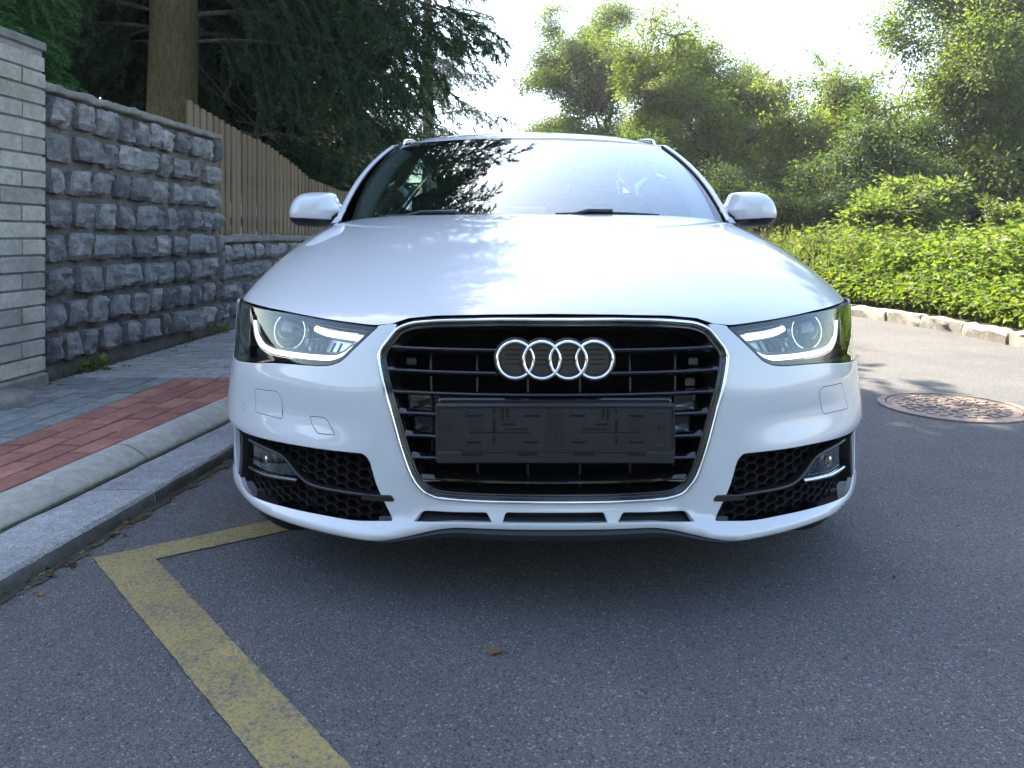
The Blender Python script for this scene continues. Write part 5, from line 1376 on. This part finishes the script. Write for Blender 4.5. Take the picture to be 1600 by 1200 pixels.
blades(P[cl], rg.uniform(.015, .06, cl.sum()), rg.uniform(.003, .006, cl.sum()), .8, M['grass'], 'wall_foot_grass', rg)

# leafy weeds at the wall foot
def weed_tuft(p, r, nl, label, seed):
    rg = np.random.default_rng(seed); a = rg.uniform(0, math.tau, nl); C = np.stack([np.cos(a) * rg.uniform(0, r * .5, nl), np.sin(a) * rg.uniform(0, r * .5, nl), rg.uniform(0, r * .5, nl)], 1)
    D = np.stack([np.cos(a), np.sin(a), rg.uniform(.1, 1, nl)], 1); l = rg.uniform(.4, 1, nl) * r * .6; V, F = leaf_cards(C, D, l, l * .5, rg)
    o = link('weed_tuft', fast_mesh('weed_tuft', V, F, M['hedge']), None, p); prop(o, label, 'weed', 'weeds on the pavement')
weed_tuft(along(.36, .05, PZ), .11, 70, 'leafy green weed at the foot of the stone wall near the pillar', 1)
weed_tuft(along(-.42, .16, PZ), .07, 60, 'flat little weed in the pavers below the brick pillar', 2)
weed_tuft(along(1.95, .05, PZ), .10, 60, 'small weed at the wall foot where the tall wall ends', 3)

# ---- conifers -----------------------------------------------------------
def spruce_branch(name, seed, L, mat, nt=34, dens=78, nl=.042):
    """one drooping branch along +x with hanging side sprays"""
    rg = np.random.default_rng(seed); P = []
    for i in range(13):
        t = i / 12; P.append(np.array((L * t, .04 * L * math.sin(3 * t + seed), L * (.10 * math.sin(t * 2.4) - .26 * t ** 1.7 + .06 * t ** 4))))
    P = np.array(P); tv, tf = tube_arrays(P, [.020 * (1 - i / 13) * L / 2.5 + .003 for i in range(13)], 5); tvs = [tv]; tfs = [tf]; o = len(tv); C = []; D = []
    for k in range(nt):
        t = .12 + .88 * (k + rg.uniform(0, 1)) / nt; j = min(int(t * 12), 11); b = P[j] + (P[j + 1] - P[j]) * (t * 12 - j); sg = 1 if k % 2 else -1
        ln = L * (.11 + .24 * math.sin(min(t * 1.15, 1) * math.pi) ** .8) * rg.uniform(.6, 1.15); droop = rg.uniform(.35, 1.1)
        q = []
        for i in range(6):
            u = i / 5; q.append(b + np.array((ln * .55 * u, sg * ln * .75 * u * (1 - .25 * u), -ln * droop * u ** 1.6)) + rg.normal(0, .006, 3))
        q = np.array(q); v, f = tube_arrays(q, [.005 * (1 - i / 6) + .0012 for i in range(6)], 3); tvs.append(v); tfs.append(f + o); o += len(v)
        m = int(dens * ln / .5); u = rg.uniform(.0, 1, m) * 5; i0 = np.clip(u.astype(int), 0, 4); c = q[i0] + (q[i0 + 1] - q[i0]) * (u - i0)[:, None]
        ax = (q[i0 + 1] - q[i0]); ax /= np.linalg.norm(ax, axis=1)[:, None]; r = rg.normal(size=(m, 3)); r -= ax * np.sum(r * ax, 1)[:, None]; r /= np.linalg.norm(r, axis=1)[:, None]
        C.append(c); D.append(ax * .8 + r * .65 + np.array((0, 0, -.12)))
        # second-order sprays
        for h in range(4):
            u0 = rg.uniform(.25, .95) * 5; i1 = min(int(u0), 4); s0 = q[i1] + (q[i1 + 1] - q[i1]) * (u0 - i1); dd = np.array((rg.normal(.4, .3), sg * rg.normal(.3, .4), -rg.uniform(.3, 1.0))); dd /= np.linalg.norm(dd); l2 = ln * rg.uniform(.25, .5)
            m2 = int(dens * l2 / .42); uu = rg.uniform(0, 1, m2); r = rg.normal(size=(m2, 3)); C.append(s0 + dd * (uu * l2)[:, None]); D.append(dd * .8 + r * .42)
    C = np.concatenate(C); D = np.concatenate(D); n = len(C); l = nl * 1.35 * rg.uniform(.7, 1.3, n)
    D = D / np.linalg.norm(D, axis=1)[:, None]; S = np.cross(D, rg.normal(size=(n, 3))); S /= np.linalg.norm(S, axis=1)[:, None] + 1e-9
    w = l * .085; V = np.stack([C - S * w[:, None] * .6, C + S * w[:, None] * .6, C + D * l[:, None] * .6 + S * w[:, None], C + D * l[:, None] + 0 * S, C + D * l[:, None] * .6 - S * w[:, None]], 1).reshape(-1, 3)
    b = (np.arange(n) * 5)[:, None]; F = np.concatenate([b + [0, 1, 2], b + [0, 2, 4], b + [4, 2, 3]], 1).reshape(-1, 3)
    TV = np.concatenate(tvs); TF = np.concatenate(tfs); TF3 = np.concatenate([TF[:, [0, 1, 2]], TF[:, [0, 2, 3]]])
    return fast_mesh(name, np.concatenate([TV, V]), np.concatenate([TF3, F + len(TV)]), [M['bark2'], mat], False, np.concatenate([np.zeros(len(TF3)), np.ones(len(F))]))
SB = [spruce_branch('branch', 200 + k, 2.6, M['spruce']) for k in range(4)]
SF = [spruce_branch('branch', 210 + k, 2.6, M['spruce_far'], 30, 36, .055) for k in range(3)]
DB = []
for k in range(2):                                                     # bare dead twigs low on the trunk
    rg = np.random.default_rng(300 + k); mb = MB()
    for j in range(9):
        a = np.array((.1 + .2 * j, 0, -.02 * j)); d = np.array((rg.uniform(.3, .8), rg.normal(0, .6), rg.normal(-.3, .3))); limb(mb, a, a + d, .008, .002, rg, .2, 4)
    limb(mb, (0, 0, 0), (2.1, .1, -.25), .02, .004, rg, .1, 6); DB.append(mesh('dead_branch', mb.v, mb.f, M['bark2']))
def spruce(name, label, x, y, h, tr, zlow, rad, nbr, meshes, seed, z0=.78, dead=0, zdead=(1.2, 4), cat='tree', bias=None, clear=None, group='conifers behind the wall'):
    rg = np.random.default_rng(seed); t = thing(name, label, cat, (x, y, z0), group); mb = MB(); n = 14
    pts = [(rg.normal(0, .02), rg.normal(0, .02), -.3 + (h + .3) * i / n) for i in range(n + 1)]; r = [tr * (1 - .93 * (i / n) ** 1.1) * (1.18 if i == 0 else 1) for i in range(n + 1)]
    mb.tube(pts, r, 20, False); mb.build('trunk', M['bark'], t, True)
    for k in range(nbr):
        u = (k + rg.uniform(0, 1)) / nbr; z = zlow + (h - zlow) * u ** 1.12; rr = rad * (1 - ((z - zlow) / (h - zlow + .3)) ** 1.25) * rg.uniform(.8, 1.15) * min(1, .7 + (z - zlow) / 3)
        a = k * 2.39996 + rg.normal(0, .25)
        if bias is not None and rg.uniform() < bias[1]: a = bias[0] + rg.normal(0, .7)
        if clear and z < clear[2] and abs((a - clear[0] + math.pi) % math.tau - math.pi) < clear[1]: continue
        o = link('branch', meshes[rg.integers(len(meshes))], t, (.5 * tr * math.cos(a), .5 * tr * math.sin(a), z)); s = rr / 2.6
        o.rotation_euler = (rg.normal(0, .2), rg.normal(.02, .12) - .30 * u, a); o.scale = (s, s * (1 if s > .6 else 1.3), s * rg.uniform(.85, 1.15))
    for k in range(dead):
        a = rg.uniform(-.5, math.pi + .3); o = link('dead_branch', DB[k % 2], t, (.8 * tr * math.cos(a), .8 * tr * math.sin(a), rg.uniform(*zdead))); o.rotation_euler = (0, rg.normal(.1, .2), a); o.scale = (rg.uniform(.6, 1.1),) * 3
    return t
spruce('spruce', 'big dark spruce with bare thick trunk rising behind the stone wall', -3.55, 8.0, 18, .27, 2.1, 3.65, 290, SB, 1, dead=14, zdead=(.8, 3.2), clear=(-1.2, .95, 4.6))
spruce('spruce', 'spruce with drooping branches hanging over the brown fence', -4.9, 12.6, 18, .25, 1.0, 3.9, 150, SB, 2, dead=4, bias=(-.6, .25))
spruce('spruce', 'bluish spruce between the fence and the far end of the car roof', -5.6, 20.0, 19, .26, 1.0, 3.6, 120, SF, 3)
spruce('spruce', 'spruce farthest back whose top shows over the middle of the car roof', -2.7, 25.5, 17, .24, .8, 3.3, 110, SF, 6)
spruce('spruce', 'spruce in the dark depth left of the bare trunk', -6.6, 10.5, 16, .24, 1.0, 3.4, 84, SB, 4, dead=6)
spruce('spruce', 'spruce standing farthest back behind the brick pillar', -9.0, 15.5, 17, .26, .8, 3.8, 80, SF, 5)
# thuja behind the pillar
def thuja_mesh(seed):
    rg = np.random.default_rng(seed); C = []; D = []
    for k in range(16):
        a = rg.uniform(-.9, .9); q = np.zeros(3); d = np.array((1, a, rg.uniform(-.2, .6))); d /= np.linalg.norm(d)
        for i in range(26):
            q = q + d * .019; d = d + np.array((0, 0, -.035)) + rg.normal(0, .03, 3); d /= np.linalg.norm(d)
            for s in (-1, 1):
                for h in range(3):
                    sd = np.cross(d, (0, 0, 1)) * s; C.append(q + sd * .012 * h + rg.normal(0, .004, 3)); D.append(d * .8 + sd * .55 + rg.normal(0, .12, 3))
    C = np.array(C); D = np.array(D); l = rg.uniform(.02, .038, len(C)); V, F = leaf_cards(C, D, l, l * .30, rg, .1, .1)
    return fast_mesh('spray', V, F, M['thuja'])
TM = [thuja_mesh(k) for k in range(3)]
th = thing('thuja', 'bright green thuja hedge tree hanging over the brick pillar', 'tree', (-3.35, 4.35, .78)); rg = np.random.default_rng(9)
mb = MB(); mb.tube([(0, 0, -.2), (.02, 0, 1.2), (0, .02, 3.4)], [.09, .06, .02], 10); mb.build('trunk', M['bark2'], th, True)
for k in range(150):
    a = rg.uniform(0, math.tau); z = rg.uniform(.25, 3.6); r = (.55 + .12 * math.sin(3 * a)) * (1 - (z / 4.2) ** 2) * rg.uniform(.5, 1)
    o = link('spray', TM[k % 3], th, (r * math.cos(a), r * math.sin(a), z)); o.rotation_euler = (rg.normal(0, .3), rg.normal(-.1, .3), a); s = rg.uniform(.7, 1.1); o.scale = (s, s, s)

# ---- fallen leaves ------------------------------------------------------
def dry_leaf_mesh(seed, L):
    rg = np.random.default_rng(seed); out = []; n = 9
    for k in range(n):
        a = k * math.tau / n; r = (.5 + .5 * abs(math.cos(a * 1.5))) * (.8 + .3 * rg.uniform()); out.append((L * .5 * r * math.cos(a), L * .32 * r * math.sin(a), L * (.04 + .18 * rg.uniform() * r)))
    V = [(0, 0, .004)] + out; F = [(0, 1 + k, 1 + (k + 1) % n) for k in range(n)]
    return mesh('dry_leaf', V, F, M['dry_leaf'], True)
for (x, y, L, rz, lb) in ((-.027, 1.542, .042, .2, 'curled reddish brown leaf lying alone on the asphalt in front of the car'),
                          (-1.115, 2.52, .05, 1.0, 'pale curled leaf in the gutter by the granite kerb'),
                          (-1.10, 2.80, .055, .4, 'brown leaf in the gutter nearest the car tyre')):
    o = link('fallen_leaf', dry_leaf_mesh(int(L * 1e4) + int(y * 10), L), None, (x, y, .003)); o.rotation_euler = (0, 0, rz); prop(o, lb, 'leaf', 'single fallen leaves')
rg = np.random.default_rng(77); C = []; Sz = []
for k in range(330):
    y = rg.uniform(.8, 3.6); C.append((float(EDGE0(y)) + .008 + abs(rg.normal(0, .035)), y, .004)); Sz.append(rg.uniform(.006, .026))
for k in range(90):
    y = rg.uniform(1.2, 4); C.append((float(EDGE1(y)) - .004 + rg.normal(0, .012), y, .050)); Sz.append(rg.uniform(.005, .016))
for k in range(120):
    p = along(rg.uniform(-.3, 3.5), .03 + abs(rg.normal(0, .06)), PZ + .003); C.append(tuple(p)); Sz.append(rg.uniform(.008, .03))
for k in range(130):
    y = rg.uniform(1.0, 4.0); C.append((rg.uniform(-.9, 2.2), y, .003)); Sz.append(rg.uniform(.004, .013))
for k in range(40):
    y = rg.uniform(1.8, 4.0); C.append((rg.uniform(float(WALLX(y)) + .1, float(EDGE2(y))), y, PZ + .003)); Sz.append(rg.uniform(.004, .012))
C = np.array(C); Sz = np.array(Sz); n = len(C); a = rg.uniform(0, math.tau, n); D = np.stack([np.cos(a), np.sin(a), rg.uniform(0, .25, n)], 1); V, F = leaf_cards(C, D, Sz, Sz * rg.uniform(.3, .8, n), rg, .2, .1)
prop(link('leaf_litter', fast_mesh('leaf_litter', V, F, M['dry_leaf'])), kind='stuff')

# ---- house glimpsed beyond the fence -------------------------------------
hs = thing('house', 'pale rendered house just visible between the fence and the car', 'house', (-7.5, 27, .5))
mb = MB(); mb.box((0, 0, 1.6), (7, 6, 3.2)); mb.build('wall', M['house_wall'], hs)
mb = MB(); mb.prism([(-3.9, 3.2), (3.9, 3.2), (0, 5.6)], -3.4, 3.4); mb.build('roof', M['roof_tile'], hs)
for x in (-2, .2, 2.3):
    mb = MB(); mb.box((x, -3.02, 1.7), (1.1, .08, 1.3)); w = mb.build('window', M['coping'], hs); mb = MB(); mb.box((x, -3.07, 1.7), (.95, .02, 1.15)); mb.build('pane', M['gloss_black'], w)

# ---- added haze for lens glare as well as air, paling the far trees ------------------------
hm = bpy.data.materials.new('air'); hm.use_nodes = True; n_ = hm.node_tree.nodes; n_.remove(n_['Principled BSDF'])
pv = n_.new('ShaderNodeVolumePrincipled'); pv.inputs['Density'].default_value = .0014; pv.inputs['Anisotropy'].default_value = .45; pv.inputs['Color'].default_value = (.92, .96, 1, 1)
hm.node_tree.links.new(pv.outputs[0], n_['Material Output'].inputs['Volume'])
mb = MB(); mb.box((0, 80, 10.5), (380, 420, 24)); prop(mb.build('haze', hm), kind='stuff')
